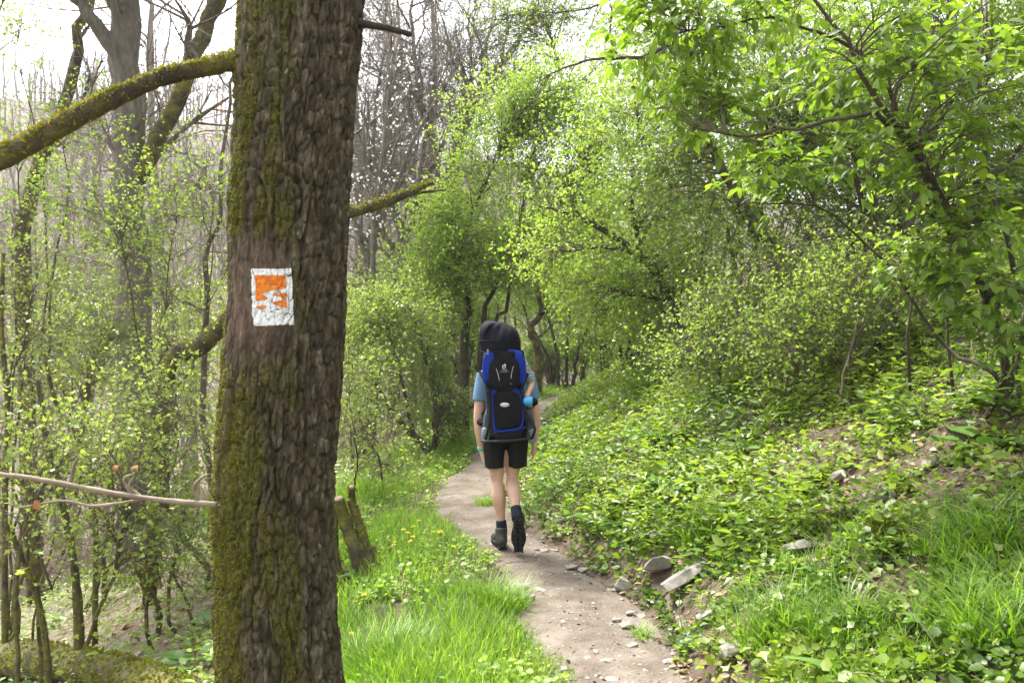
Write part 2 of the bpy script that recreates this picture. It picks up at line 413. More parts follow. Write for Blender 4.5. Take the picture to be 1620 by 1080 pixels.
def auto_stems(base, ells, n, r=.03, jit=.12, lean=.5, mid=.25):
    out = []
    for k in range(n):
        e = ells[k % len(ells)]; c, rr = e if not isinstance(e[1], (int, float)) else e[0]
        t = np.asarray(c)+rng.normal(size=3)*np.asarray(rr)*.35
        b = np.asarray(base)+np.array([rng.normal()*jit, rng.normal()*jit, -.08])
        m = b+(t-b)*.45+np.array([0, 0, mid*np.linalg.norm(t-b)*rng.random()])+rng.normal(size=3)*.10
        m2 = m+(t-m)*.5+rng.normal(size=3)*.09
        out.append(stem([b, b+(m-b)*.4+rng.normal(size=3)*.06, m, m2, t], r*(.6+.7*rng.random()), r*.3, 18, .02))
    return out
def gb(px, Y):
    x = (px-810)/FPX*Y; return np.array([x, Y, float(gh(x, Y))])
def gx_(x, Y): return np.array([x, Y, float(gh(x, Y))])

def mossify(P, R, n, size=.02, above=True):
    """small moss tufts on the upper side of a limb"""
    idx = rng.integers(0, len(P)-1, n); f = rng.random(n)[:, None]
    C = P[idx]*(1-f)+P[idx+1]*f; r = R[idx]
    T = nrm(P[idx+1]-P[idx]); p = perp(T)
    if above: p = nrm(p+np.array([-.3, 0, .9])); p = nrm(p-(p*T).sum(-1, keepdims=True)*T)
    return C+p*(r*.96)[:, None], nrm(p+.8*rng.normal(size=p.shape)), nrm(p+.6*rng.normal(size=p.shape)), size*(.5+rng.random(n))

# ------------------------------------------------------------------ the air of the valley
m, n_, l_ = newmat('haze'); pv = n_.new('ShaderNodeVolumePrincipled'); pv.inputs['Color'].default_value = (.93, .95, 1, 1); pv.inputs['Density'].default_value = .0006; pv.inputs['Anisotropy'].default_value = .3
om = n_.new('ShaderNodeOutputMaterial'); l_.new(pv.outputs[0], om.inputs['Volume'])
hv = np.array([[i, j, k] for i in (-340, 340) for j in (-14, 420) for k in (-12, 76)], float)
tag(MB().add(hv, np.array([[0, 1, 3, 2], [4, 6, 7, 5], [0, 4, 5, 1], [2, 3, 7, 6], [0, 2, 6, 4], [1, 5, 7, 3]])).build('haze', m), kind='stuff')
# ------------------------------------------------------------------ the big oak with the painted trail mark
OY = 2.75
_oz, _ox, _or = [], [], []
for py, l, r in ((-900, 402, 560), (-300, 392, 575), (0, 381, 573), (200, 372, 557), (320, 364, 548), (450, 362, 545), (600, 353, 540), (700, 346, 533), (790, 338, 529), (860, 342, 528), (960, 343, 533), (1080, 344, 545), (1180, 330, 566), (1300, 290, 620)):
    _oz.append(CAMH-(py-540)/FPX*OY); _ox.append(((l+r)/2-810)/FPX*OY); _or.append((r-l)/2/FPX*OY*.95)
_oz, _ox, _or = np.array(_oz)[::-1], np.array(_ox)[::-1], np.array(_or)[::-1]
def oak_axis(z): return np.interp(z, _oz, _ox)
def oak_rad(z): return np.interp(z, _oz, _or)
MK = pix(432, 470, OY-.2)[2]                      # height of the painted mark
def plates(u, v, cu, cv, nu, seed):
    """elongated cells: distance to the crack between neighbouring bark plates"""
    gu, gv = u/cu, v/cv; iu, iv = np.floor(gu), np.floor(gv)
    f1 = np.full(u.shape, 9.); f2 = np.full(u.shape, 9.); idv = np.zeros(u.shape)
    for a in (-1, 0, 1):
        for b in (-1, 0, 1):
            cu_, cv_ = iu+a, iv+b; cw = np.mod(cu_, nu)
            h1 = np.sin(cw*127.1+cv_*311.7+seed)*43758.5; h1 -= np.floor(h1)
            h2 = np.sin(cw*269.5+cv_*183.3+seed)*24634.6; h2 -= np.floor(h2)
            dd = np.abs(gu-cu_-.15-.7*h1)**1.6*1.15+np.abs(gv-cv_-.1-.8*h2)**1.6*.8
            n = dd < f1
            f2 = np.where(n, f1, np.minimum(f2, dd)); f1 = np.where(n, dd, f1); idv = np.where(n, h2, idv)
    return f2-f1, idv
def bark(th, z):
    """relief of the oak bark in metres: long broken ridges between deep branching furrows"""
    C = 2*np.pi*.205
    u = np.mod(th-np.pi/2, 2*np.pi)/(2*np.pi)*C                         # the join of the pattern is at the back
    w = fbm(u*6, z*3.2, 5, 3)*.045+fbm(u*26, z*13, 15, 3)*.014+fbm(u*80, z*60, 16, 2)*.005
    nu = 54; w2 = w+fbm(u*60, z*40, 18, 3)*.012
    f1 = np.abs(vn((u+w)/.030, (z+w)/.15, 3)-.5)*2
    e1, id1 = plates(u+w2, z+fbm(u*14, z*10, 8, 3)*.05+fbm(u*70, z*60, 28, 2)*.012, C/nu, .060, nu, 3.)
    e2, id2 = plates(u+w2*1.2+.004, z+fbm(u*40, z*30, 38, 3)*.02, C/nu*.5, .024, nu*2, 9.)
    flat = np.exp(-((z-MK)/.20)**4)*np.exp(-((np.mod(th-4.35+np.pi, 2*np.pi)-np.pi)/.8)**4)
    a = sst(.0, .20, f1); b = sst(.0, .16+.10*id1, e1); c = sst(0, .14, e2)
    h = -.032+.016*(a+(1-a)*.95*flat)+.013*b*(1-.75*flat)+.0035*c*(1-.4*flat)+.008*flat+.008*(id1-.5)*(1-.85*flat)+.004*(id2-.5)*(1-.7*flat)+.018*fbm(u*5+3, z*1.6, 2, 3)+.010*fbm(u*45, z*16, 33, 3)*(1-.6*flat)+.006*fbm(u*130, z*80, 36, 2)
    return h, b
def oak_pt(th, z, off=0.):
    h, a = bark(th, z); r = oak_rad(z)*(1+.03*np.cos(2*th+1))+h+.008+off
    return np.stack([oak_axis(z)+r*np.cos(th), OY+r*np.sin(th), z], -1)
def oakmat():
    m, n, l = newmat('oak_bark')
    tc = n.new('ShaderNodeTexCoord'); mp = n.new('ShaderNodeMapping'); mp.inputs['Scale'].default_value = (1, 1, .35)
    l.new(tc.outputs['Object'], mp.inputs[0])
    a = n.new('ShaderNodeTexNoise'); a.inputs['Scale'].default_value = 34; a.inputs['Detail'].default_value = 8; a.inputs['Roughness'].default_value = .7
    l.new(mp.outputs[0], a.inputs['Vector'])
    r = ramp(n, [(.30, (.018, .014, .007)), (.45, (.043, .034, .018)), (.56, (.085, .071, .042)), (.68, (.185, .165, .118))]); l.new(a.outputs['Fac'], r.inputs[0])
    # pale lichen specks
    v = n.new('ShaderNodeTexNoise'); v.inputs['Scale'].default_value = 26; v.inputs['Detail'].default_value = 3; l.new(tc.outputs['Object'], v.inputs['Vector'])
    rl = ramp(n, [(.68, (0, 0, 0)), (.74, (.6, .6, .6))]); l.new(v.outputs['Fac'], rl.inputs[0])
    mx = n.new('ShaderNodeMixRGB'); l.new(rl.outputs[0], mx.inputs[0]); l.new(r.outputs[0], mx.inputs[1]); mx.inputs[2].default_value = (.30, .31, .25, 1)
    # green-brown moss film in patches
    w = n.new('ShaderNodeAttribute'); w.attribute_name = 'moss'
    rw = ramp(n, [(.0, (0, 0, 0)), (1., (1, 1, 1))]); l.new(w.outputs['Fac'], rw.inputs[0])
    wm = n.new('ShaderNodeTexNoise'); wm.inputs['Scale'].default_value = 70; wm.inputs['Detail'].default_value = 4; l.new(tc.outputs['Object'], wm.inputs['Vector'])
    rm = ramp(n, [(.35, (.042, .042, .008)), (.55, (.085, .08, .013)), (.72, (.15, .135, .02))]); l.new(wm.outputs['Fac'], rm.inputs[0])
    my = n.new('ShaderNodeMixRGB'); l.new(rw.outputs[0], my.inputs[0]); l.new(mx.outputs[0], my.inputs[1]); l.new(rm.outputs[0], my.inputs[2])
    # reddish scraped bark about the painted mark
    at = n.new('ShaderNodeAttribute'); at.attribute_name = 'rnd'
    mz = n.new('ShaderNodeMixRGB'); mz.blend_type = 'MIX'; l.new(at.outputs['Fac'], mz.inputs[0]); l.new(my.outputs[0], mz.inputs[1])
    r3 = ramp(n, [(.35, (.07, .046, .031)), (.65, (.155, .105, .073))]); l.new(a.outputs['Fac'], r3.inputs[0]); l.new(r3.outputs[0], mz.inputs[2])
    p = n.new('ShaderNodeBsdfPrincipled'); p.inputs['Roughness'].default_value = .85; p.inputs['Specular IOR Level'].default_value = .25
    l.new(mz.outputs[0], p.inputs['Base Color'])
    b = n.new('ShaderNodeTexNoise'); b.inputs['Scale'].default_value = 110; b.inputs['Detail'].default_value = 5; l.new(mp.outputs[0], b.inputs['Vector'])
    bp = n.new('ShaderNodeBump'); bp.inputs['Strength'].default_value = .7; bp.inputs['Distance'].default_value = .006
    l.new(b.outputs['Fac'], bp.inputs['Height']); l.new(bp.outputs[0], p.inputs['Normal'])
    o = n.new('ShaderNodeOutputMaterial'); l.new(p.outputs[0], o.inputs[0])
    return m
M['oak'] = oakmat()
oak = empty('oak_tree', gx_(float(oak_axis(0)), OY), 'big oak trunk in the foreground with mossy bark and a painted orange trail mark', 'tree')
zz = np.concatenate([np.arange(-.75, .35, .02), np.arange(.35, 2.95, .0074), np.linspace(3.0, 5.0, 60)])
th = np.concatenate([np.linspace(.12*np.pi, .88*np.pi, 36, endpoint=False), np.linspace(.88*np.pi, 2.12*np.pi, 250, endpoint=False)])
TH, ZZ = np.meshgrid(th, zz)
V = oak_pt(TH, ZZ)
flat = np.exp(-((ZZ-MK)/.185)**4)*np.exp(-((np.mod(TH-4.35+np.pi, 2*np.pi)-np.pi)/.62)**4)*np.clip(.6+1.6*fbm(TH*3, ZZ*8, 66), 0, 1)
idx = np.arange(TH.size).reshape(TH.shape)
q = np.stack([idx[:-1], np.roll(idx[:-1], -1, 1), np.roll(idx[1:], -1, 1), idx[1:]], -1).reshape(-1, 4)
tr = MB().add(V, q, flat.ravel()).build('trunk', M['oak'], oak, smooth=False)
def mossmask(t, z):
    side = np.cos(t-3.5); m = fbm(np.cos(t)*2.2+3, np.sin(t)*2.2+z*1.7, 51, 3)+.6*fbm(np.cos(t)*7+3, np.sin(t)*7+z*5, 53, 3)
    mk = np.exp(-((z-MK)/.19)**6)*np.exp(-((np.mod(t-4.35+np.pi, 2*np.pi)-np.pi)/.7)**6)
    return m+.30*side+.10*np.exp(-((z-.95)/.35)**2)-.02-.8*mk
_, av = bark(TH, ZZ); mm_ = np.clip(.12+mossmask(TH, ZZ)*2.6+.9*fbm(np.cos(TH)*40, np.sin(TH)*40+ZZ*30, 57, 2), 0, 1)
tr.data.attributes.new('moss', 'FLOAT', 'POINT').data.foreach_set('value', mm_.ravel().astype(np.float32))

def oak_theta(px, py):
    """angle on the trunk that a point of the photograph lies on (front side)"""
    px = np.asarray(px, float); py = np.asarray(py, float)
    Y = np.full(px.shape, OY-.2)
    for _ in range(12):
        z = CAMH-(py-540)/FPX*Y; x = (px-810)/FPX*Y
        r = oak_rad(z); s = np.clip((x-oak_axis(z))/r, -.995, .995)
        Y = OY-r*np.sqrt(1-s*s)
    return np.arctan2(Y-OY, x-oak_axis(z)), z
def inpoly(x, y, poly):
    c = np.zeros(x.shape, bool); n = len(poly)
    for i in range(n):
        x1, y1 = poly[i]; x2, y2 = poly[i-1]
        c ^= ((y1 > y) != (y2 > y)) & (x < (x2-x1)*(y-y1)/(y2-y1+1e-9)+x1)
    return c
def paint(name, poly, off, mat, parent, cell=.75, ragged=.9, crack=.3):
    poly = np.array(poly, float); lo = poly.min(0)-2; hi = poly.max(0)+2
    us = np.arange(lo[0], hi[0], cell); vs_ = np.arange(lo[1], hi[1], cell)
    U, Vv = np.meshgrid(us, vs_)
    t, z = oak_theta(U, Vv); pts = oak_pt(t, z, off); _, a = bark(t, z)
    uc = (U[:-1, :-1]+cell/2); vc = (Vv[:-1, :-1]+cell/2)
    k = inpoly(uc+ragged*2.2*fbm(uc*.35, vc*.35, 71), vc+ragged*2.2*fbm(uc*.35, vc*.35, 78), poly) & (a[:-1, :-1] > crack) & (fbm(uc*.25, vc*.25, 79) < .27)
    idx = np.arange(U.size).reshape(U.shape)
    q = np.stack([idx[:-1, :-1], idx[1:, :-1], idx[1:, 1:], idx[:-1, 1:]], -1)[k]
    return MB().add(pts, q).build(name, mat, parent, origin=tuple(oak.location))
M['paint_white'] = noisemat('paint_white', [(.30, (.50, .52, .47)), (.45, (.70, .74, .72)), (.7, (.80, .83, .83))], scale=45, rough=.6, bump=.3, bscale=160, dist=.003)
M['paint_orange'] = noisemat('paint_orange', [(.3, (.58, .155, .010)), (.7, (.80, .235, .012))], scale=30, rough=.6, bump=.3, bscale=160, dist=.003)
def zc(pts): return [(380+x/8.31, 405+y/8.31) for x, y in pts]
mark = empty('trail_mark', (0, 0, 0)); mark.parent = oak
paint('white_field', zc([(150, 165), (320, 166), (505, 172), (670, 160), (685, 430), (690, 660), (712, 903), (560, 900), (350, 915), (190, 915), (172, 720), (160, 420)]), .0022, M['paint_white'], mark, crack=.03)
for pl in ([(200, 250), (600, 255), (600, 420), (540, 438), (400, 455), (300, 485), (285, 495), (370, 550), (360, 570), (220, 590)],
           [(430, 508), (480, 487), (608, 480), (618, 690), (530, 665), (415, 620), (430, 605), (570, 577), (565, 548), (440, 520)],
           [(225, 655), (330, 648), (355, 668), (335, 690), (228, 688)]):
    paint('orange_patch', zc(pl), .0036, M['paint_orange'], mark, ragged=.35, crack=.03)

# limbs
def limb(name, pts, radii, mat, n=40, sides=14, knob=.12, mossn=0, moss_s=.018, mossm='moss'):
    P = spline(pts, n); Rr = np.interp(np.linspace(0, 1, n), np.linspace(0, 1, len(radii)), radii)
    Rr = Rr*(1+knob*rng.normal(size=n)*.5)
    V, F = tubes(P[None], Rr[None], sides, True)
    V = V+(nrm(rng.normal(size=V.shape))*Rr.mean()*.08)
    o = MB().add(V, F).build(name, mat, oak, smooth=True)
    if mossn:
        mb = MB(); scatter(mb, 'rhomb', *mossify(P, Rr, mossn, moss_s))
        mo = mb.build('limb_moss', M[mossm], o, origin=tuple(oak.location)); tag(mo, kind='stuff')
    return P, Rr
limb('limb', [pix(430, 92, OY), pix(372, 97, 2.70), pix(320, 108, 2.66), pix(258, 122, 2.62), pix(200, 146, 2.58), pix(150, 170, 2.55), pix(90, 203, 2.5), pix(38, 232, 2.46), pix(-20, 258, 2.4), pix(-140, 300, 2.3)],
     [.055, .033, .027, .027, .030, .030, .032, .034, .034, .032], M['mossy_bark'], n=60, mossn=4200, moss_s=.010, mossm='moss_yellow')
limb('limb', [pix(500, 350, OY+.1), pix(548, 338, 2.95), pix(590, 326, 3.1), pix(640, 308, 3.2), pix(684, 289, 3.3)], [.024, .021, .021, .017, .007], M['mossy_bark'], mossn=1200, moss_s=.010)
limb('limb', [pix(625, 315, 3.16), pix(655, 306, 3.3), pix(705, 300, 3.45)], [.012, .008, .003], M['bark_dark'], n=14)
limb('limb', [pix(540, 30, OY), pix(573, 38, 2.72), pix(612, 44, 2.75), pix(650, 55, 2.8)], [.02, .014, .011, .009], M['bark_dark'], n=20)
tw = [[(420, 800), (335, 797), (270, 792), (200, 783), (120, 769), (50, 756), (0, 750), (-80, 742)], [(225, 787), (205, 770), (212, 752)], [(322, 797), (306, 774), (318, 756), (330, 750)],
      [(230, 789), (150, 800), (100, 792), (30, 803)], [(216, 790), (196, 760), (212, 748)], [(110, 768), (118, 735), (125, 722)]]
for k, p in enumerate(tw):
    Yd = [OY-.12-.01*i for i in range(len(p))]
    limb('dead_twig', [pix(a, b, Yd[i]) for i, (a, b) in enumerate(p)], [.010, .0085, .007] if k == 0 else [.006, .005, .003], M['twig_pale'], n=30 if k == 0 else 14, sides=7, knob=.2)
# a few curled dry leaves still hanging on the twigs
def curled(mat, s=1.0):
    mb = MB(); us = np.linspace(0, 1, 6); vs_ = np.linspace(-1, 1, 5)
    U, Vv = np.meshgrid(us, vs_); w = .35*np.sin(np.pi*U**.8)*(1+.3*np.sin(U*14))
    P = np.stack([U-.15*Vv*Vv*U, Vv*w, .35*(Vv*w)**2*4+.25*U*U+.05*np.sin(U*9+Vv*3)], -1)*.045*s
    idx = np.arange(U.size).reshape(U.shape)
    mb.add(P, np.stack([idx[:-1, :-1], idx[1:, :-1], idx[1:, 1:], idx[:-1, 1:]], -1).reshape(-1, 4))
    return mb.mesh('dry_leaf', mat, smooth=True)
_cl = curled(leafmat('rust_single', [(.20, .08, .035), (.32, .15, .07)], trans=.3, rough=.8, spec=.2, src='obj'))
for a, b, Yl, s in ((60, 790, 2.6, 1.), (50, 795, 2.6, .8), (178, 738, 2.6, .7), (216, 735, 2.6, .8), (348, 168, 2.95, .5), (352, 173, 2.95, .4)):
    o = bpy.data.objects.new('dry_leaf', _cl); COL.objects.link(o); o.parent = oak
    o.location = Vector(pix(a, b, Yl))-oak.location; o.rotation_euler = rng.random(3)*6; o.scale = (s,)*3

# moss cushions on the shaded, weather-beaten left side of the trunk
mb = MB(); n = 110000
t = rng.random(n)*2*np.pi; z = .25+2.6*rng.random(n)
k = mossmask(t, z) > .04+.30*rng.random(n); t, z = t[k], z[k]; k = (np.sin(t) < .3); t, z = t[k], z[k]; side = np.cos(t-3.5)
P = oak_pt(t, z, -.001); o_ = np.stack([np.cos(t), np.sin(t), 0*t], -1)
scatter(mb, 'rhomb', P, nrm(o_*.5+np.array([0, 0, -.35])+.8*rng.normal(size=P.shape)), nrm(o_+.7*rng.normal(size=P.shape)), .004+.008*rng.random(len(P)), np.clip(.5*rng.random(len(P))+.3*side+.1, 0, 1))
tag(mb.build('moss', M['moss'], oak), kind='stuff')
# ------------------------------------------------------------------ woodland behind: bare trees
def bare_tree(name, label, group, base, trunkpts, r0, r1, h_first=.3, n1=14, L1=2.2, n2=7, L2=1.0, n3=6, L3=.5, mat='bark_grey', forks=(), tm=None, K=16, sides=10):
    base = np.asarray(base, float)
    root = empty(name, base, label, 'tree', group)
    P, Rr = stem(trunkpts, r0, r1, K, .015)
    V, F = tubes(P[None], Rr[None], sides, True); MB().add(V, F).build('trunk', M[mat], root, smooth=True)
    Ps, Rs = [P[None]], [Rr[None]]
    for fp, fr0, fr1, fm in forks:
        Pf, Rf = stem(fp, fr0, fr1, K, .02)
        o = MB().add(*tubes(Pf[None], Rf[None], sides, True)).build('limb', M[fm or mat], root, smooth=True)
        if fm == 'mossy_bark':
            mm = MB(); scatter(mm, 'rhomb', *mossify(Pf, Rf, 500, .03)); tag(mm.build('limb_moss', M['moss_yellow'], o, origin=tuple(base)), kind='stuff')
        Ps.append(Pf[None]); Rs.append(Rf[None])
    Ps, Rs = np.concatenate(Ps), np.concatenate(Rs)
    B1, R1 = spawn(Ps, Rs, n1, h_first, 1, .85, L1, r0*.24, 7, .12, .30)
    B2, R2 = spawn(B1, R1, n2, .2, 1, .8, L2, r0*.08, 4, .1, .32)
    B3, R3 = spawn(B2, R2, n3+3, .1, 1, .8, L3*1.3, r0*.03, 2, .08, .3)
    mb = MB().add(*tubes(B1, R1, 4)).add(*tubes(B2, R2, 3)).add(*tubes(B3, np.maximum(R3, .0025), 3))
    mb.build('crown', M[tm or mat], root, smooth=True)
    return root
# the big straight grey tree left of the oak, forking low into a mossy limb
Yt = 10.5
b = gb(212, Yt)
bare_tree('ash_tree', 'tall straight grey tree behind the mossy limb, forking into a leaning mossy bough', None, b,
          [b-np.array([0, 0, .3]), pix(214, 640, Yt), pix(213, 450, Yt), pix(210, 300, Yt), pix(205, 150, Yt), pix(200, 20, Yt), pix(196, -160, Yt)], .25, .17, .5, 8, 2.0, 7, 1.1, 6, .55,
          forks=[([pix(216, 285, Yt), pix(236, 248, Yt-.1), pix(262, 195, Yt-.2), pix(292, 130, Yt-.3), pix(322, 60, Yt-.3), pix(350, -10, Yt-.3), pix(380, -90, Yt-.3)], .11, .09, 'mossy_bark'),
                 ([pix(206, 130, Yt), pix(182, 80, Yt-.1), pix(160, 50, Yt-.2), pix(135, 15, Yt-.3), pix(110, -40, Yt-.3)], .13, .06, None)])
Yt = 12.5; b = gb(60, Yt)
bare_tree('leaning_tree', 'slender mossy stem leaning right behind the big mossy limb, at far left', None, b,
          [b-np.array([0, 0, .3]), pix(30, 420, Yt), pix(60, 280, Yt), pix(90, 200, Yt), pix(118, 110, Yt), pix(135, 30, Yt), pix(150, -60, Yt)], .13, .06, .4, 6, 1.4, 5, .8, 5, .5, mat='mossy_bark', tm='bark_grey')
Yt = 9; b = gb(330, Yt)
bare_tree('thin_bare_sapling', 'thin bare sapling rising just left of the oak trunk', None, b,
          [b-np.array([0, 0, .2]), pix(325, 480, Yt), pix(345, 340, Yt), pix(362, 190, Yt), pix(375, 60, Yt)], .04, .012, .2, 8, .9, 5, .5, 5, .3, mat='twig_brown')
Yt = 15
for k, (px, top, lean, lab) in enumerate([(575, 60, 55, 'grey forked tree close to the right edge of the oak trunk'), (622, 40, -10, 'clustered grey tree with bare crown, behind the cut coppice'), (648, 90, 40, 'slim grey tree with upswept bare crown left of the green thicket')]):
    Yk = Yt+2.2*k; b = gb(px, Yk)
    bare_tree('bare_tree', lab, 'bare trees right of the oak', b,
              [b-np.array([0, 0, .3]), pix(px+4, 470, Yk), pix(px+12, 380, Yk), pix(px+lean*.5, 260, Yk), pix(px+lean, top, Yk)], .15, .035, .25, 9, 1.9, 7, 1.0, 7, .5,
              forks=[([pix(px+8, 420, Yk), pix(px-20, 330, Yk), pix(px-30, 200, Yk), pix(px-10, 60, Yk)], .08, .02, None), ([pix(px+9, 400, Yk), pix(px+45, 310, Yk), pix(px+90, 200, Yk), pix(px+150, 110, Yk)], .07, .015, None)])
# a bigger tree with spreading grey boughs over the thicket, and prototypes copied into the wood behind
Yt = 19; b = gb(700, Yt)
bare_tree('spreading_tree', 'bare grey tree spreading forked boughs above the green thicket', None, b,
          [b-np.array([0, 0, .3]), pix(705, 420, Yt), pix(712, 330, Yt), pix(725, 240, Yt), pix(752, 160, Yt), pix(800, 90, Yt), pix(850, 30, Yt)], .2, .03, .25, 12, 2.2, 7, 1.1, 7, .55,
          forks=[([pix(710, 340, Yt), pix(690, 250, Yt), pix(665, 160, Yt), pix(655, 40, Yt), pix(650, -60, Yt)], .10, .02, None), ([pix(730, 225, Yt), pix(745, 120, Yt), pix(740, 20, Yt)], .07, .02, None)])
protos = []
for k in range(4):
    b = np.array([0., 0, 0]); h = 15+1.7*k
    lx = rng.normal(size=2)*.5
    protos.append(bare_tree('wood_tree', 'x', 'bare trees of the wood on the valley side', b, [(0, 0, -.5), (lx[0]*.4, lx[1]*.3, h*.3), (lx[0], lx[1], h*.6), (lx[0]*1.2, lx[1]*1.6, h)], .2, .04, .3, 16, 3.4, 7, 1.6, 5, .8, mat='bark_far',
                            forks=[([(lx[0]*.4, lx[1]*.3, h*.3), (1.2*(-1)**k, .5, h*.5), (2.4*(-1)**k, .6, h*.9)], .09, .02, None)]))
where = ['at the far left edge', 'left of the big straight grey tree', 'just right of the big straight grey tree', 'under the mossy limb', 'between grey tree and oak trunk', 'tight against the left side of the oak', 'first right of the oak trunk',
         'second right of the oak trunk', 'third right of the oak trunk', 'fourth right of the oak trunk', 'nearest the green thicket', 'high behind the green thicket', 'left part of the valley floor', 'deepest in the wood at left',
         'low on the slope behind the left shrubs', 'behind the leaning mossy stem', 'beside the blossom tree', 'behind the blossom tree', 'against the pale sky over the path', 'right end of the bare wood', 'far back above the path', 'half hidden by the left hawthorns']
spots = [(10, 22), (120, 25), (262, 21), (160, 34), (318, 27), (345, 38), (560, 24), (600, 29), (640, 26), (668, 35), (700, 31), (790, 40), (60, 42), (230, 50), (90, 30), (30, 36), (585, 40), (622, 48), (860, 46), (930, 44), (750, 55), (290, 33)]
for k, ((px, Yk), w) in enumerate(zip(spots, where)):
    o = protos[k] if k < len(protos) else copy_tree(protos[k % len(protos)])
    o.location = gb(px, Yk); o.rotation_euler = (0, 0, rng.random()*6.28); s = .85+.35*rng.random(); o.scale = (s, s, s)
    o['label'] = 'bare grey woodland tree, '+w
# the far wooded valley side reads as one mass
n = 850; u = 64+125*rng.random(n); v = -110+200*rng.random(n)
Xf = -.5*u/1.024+v*.86; Yf = .88*u/1.024+v*.5
k = (Yf > 40) & (np.abs(Xf/Yf) < .9); Xf, Yf = Xf[k], Yf[k]; n = len(Xf)
Zf = gh(Xf, Yf); H = 9+6*rng.random(n)
P = np.stack([np.stack([Xf+H*.06*rng.normal(size=n)*t, Yf+0*t, Zf+H*t-.4], -1) for t in (0, .35, .7, 1)], 1)
Rr = (.12+.12*rng.random(n))[:, None]*np.array([1, .8, .5, .12])[None]
B1, R1 = spawn(P, Rr, 8, .25, 1, .6, 3.2, .05, 3, .35, .15)
B2, R2 = spawn(B1, R1, 4, .2, 1, .6, 1.9, .022, 2, .25, .15)
tag(MB().add(*tubes(P, Rr, 5)).add(*tubes(B1, R1, 3)).add(*tubes(B2, np.maximum(R2, .012), 3)).build('far_woodland', M['bark_far'], smooth=True),
    'grey leafless wood covering the far side of the valley', 'woodland', kind='stuff')
# undergrowth haze of pale buds and brush on the valley floor: one mass
n = 13000; Yb = 14+40*rng.random(n)**1.3; Xb = (-.70+.78*rng.random(n))*Yb
k = (Xb < cx(Yb)-2.5); Xb, Yb = Xb[k], Yb[k]
P0 = np.stack([Xb, Yb, gh(Xb, Yb)+.1], -1)
D = nrm(rng.normal(size=P0.shape)*np.array([.6, .6, .3])+np.array([0, 0, .8])); L = .5+1.3*rng.random(len(P0))
P = np.stack([P0, P0+(nrm(D+.3*rng.normal(size=D.shape))*L[:, None])], 1)
tag(MB().add(*tubes(P, np.full((len(P), 1), .008)*np.array([[1, .3]]), 3)).build('brushwood', M['twig_pale']), 'dry pale brush and stalks over the valley floor', 'brush', kind='stuff')

# blossom tree
Yt = 13; b = gb(590, Yt)
ells = [E(610, 200, Yt, .85, .8, 1.3), E(585, 330, Yt, .5, .6, .6)]
st = [stem([b, pix(592, 420, Yt), pix(598, 300, Yt), pix(612, 180, Yt), pix(620, 100, Yt)], .05, .012), stem([pix(596, 330, Yt), pix(575, 240, Yt), pix(580, 130, Yt)], .03, .01)]
shrub('blossom_tree', 'slender tree dotted with white blossom right of the oak trunk', 'tree', None, b, st, ells, nt=14, twigs=5, leaves=1, lsize=.045, kind='round', lmat='blossom', bmat='bark_grey', twl=.4, r0=.01, subs=3)

# ------------------------------------------------------------------ hawthorns beside and over the path
HG = 'hawthorns lining the path'
Yt = 13.5; b = gb(735, Yt)
shrub('hawthorn', 'broad bright green hawthorn arching over the path beyond the hiker, left side', 'tree', HG, b,
      [stem([b-[0, 0, .1], pix(735, 545, Yt), pix(742, 490, Yt), pix(728, 420, Yt), pix(745, 330, Yt), pix(790, 250, Yt)], .085, .02),
       stem([b+[.2, .1, -.1], pix(762, 540, Yt), pix(775, 470, Yt), pix(805, 400, Yt), pix(830, 300, Yt)], .06, .015),
       stem([b+[.3, .3, -.1], pix(775, 540, Yt+.3), pix(800, 480, Yt+.3), pix(815, 425, Yt+.2), pix(880, 330, Yt)], .05, .012)],
      [E(780, 300, Yt, 1.35, 1.2, 1.5), E(860, 240, Yt-.3, 1.5, 1.2, 1.35), E(760, 400, Yt-.3, 1.0, .9, .75), E(720, 450, Yt-.2, .8, .7, .6), (E(905, 170, Yt-.4, 1.1, .9, .7), .7), (E(860, 400, Yt, 1.2, 1, .55), .8), (E(700, 360, Yt, .7, .8, .9), .7), (E(740, 480, Yt+.5, .9, .8, .5), .7), (E(810, 190, Yt, 1.3, 1, .8), .8), (E(900, 130, Yt, 1.2, 1, .6), .7), (E(960, 190, Yt+.5, 1.0, 1, .9), .7), (E(690, 440, Yt, .8, .8, .6), .6), (E(930, 320, Yt+.5, 1.0, 1, .8), .6)],
      nt=46, twigs=9, leaves=5, lsize=.043, lmat='leaf_bright', twl=.48, subs=3)
Yt = 10; b = gb(1085, Yt)
shrub('hawthorn', 'hawthorn leaning left over the path from the right bank, with dark forked boughs', 'tree', HG, b,
      [stem([b-[0, 0, .1], pix(1082, 540, Yt), pix(1060, 470, Yt), pix(1020, 410, Yt), pix(960, 365, Yt), pix(900, 338, Yt), pix(850, 325, Yt)], .075, .015),
       stem([pix(1040, 435, Yt), pix(1000, 400, Yt-.1), pix(950, 392, Yt-.2), pix(905, 398, Yt-.3)], .04, .01),
       stem([pix(1062, 480, Yt), pix(1030, 470, Yt-.2), pix(990, 466, Yt-.3)], .03, .01),
       stem([pix(1010, 400, Yt), pix(1000, 300, Yt), pix(1010, 200, Yt), pix(1000, 110, Yt)], .04, .012)],
      [E(960, 300, Yt, 1.0, 1.0, .8), E(1010, 190, Yt, 1.0, .9, .8), E(900, 430, Yt, .8, .8, .45), E(1030, 420, Yt, .7, .8, .6), E(1000, 500, Yt+.3, .7, .7, .45), (E(1100, 330, Yt+.3, 1.0, .9, .9), 1.2)],
      nt=32, twigs=9, leaves=5, lsize=.038, lmat='leaf_bright', twl=.42, subs=3)
Yt = 8; b = gb(1255, Yt)
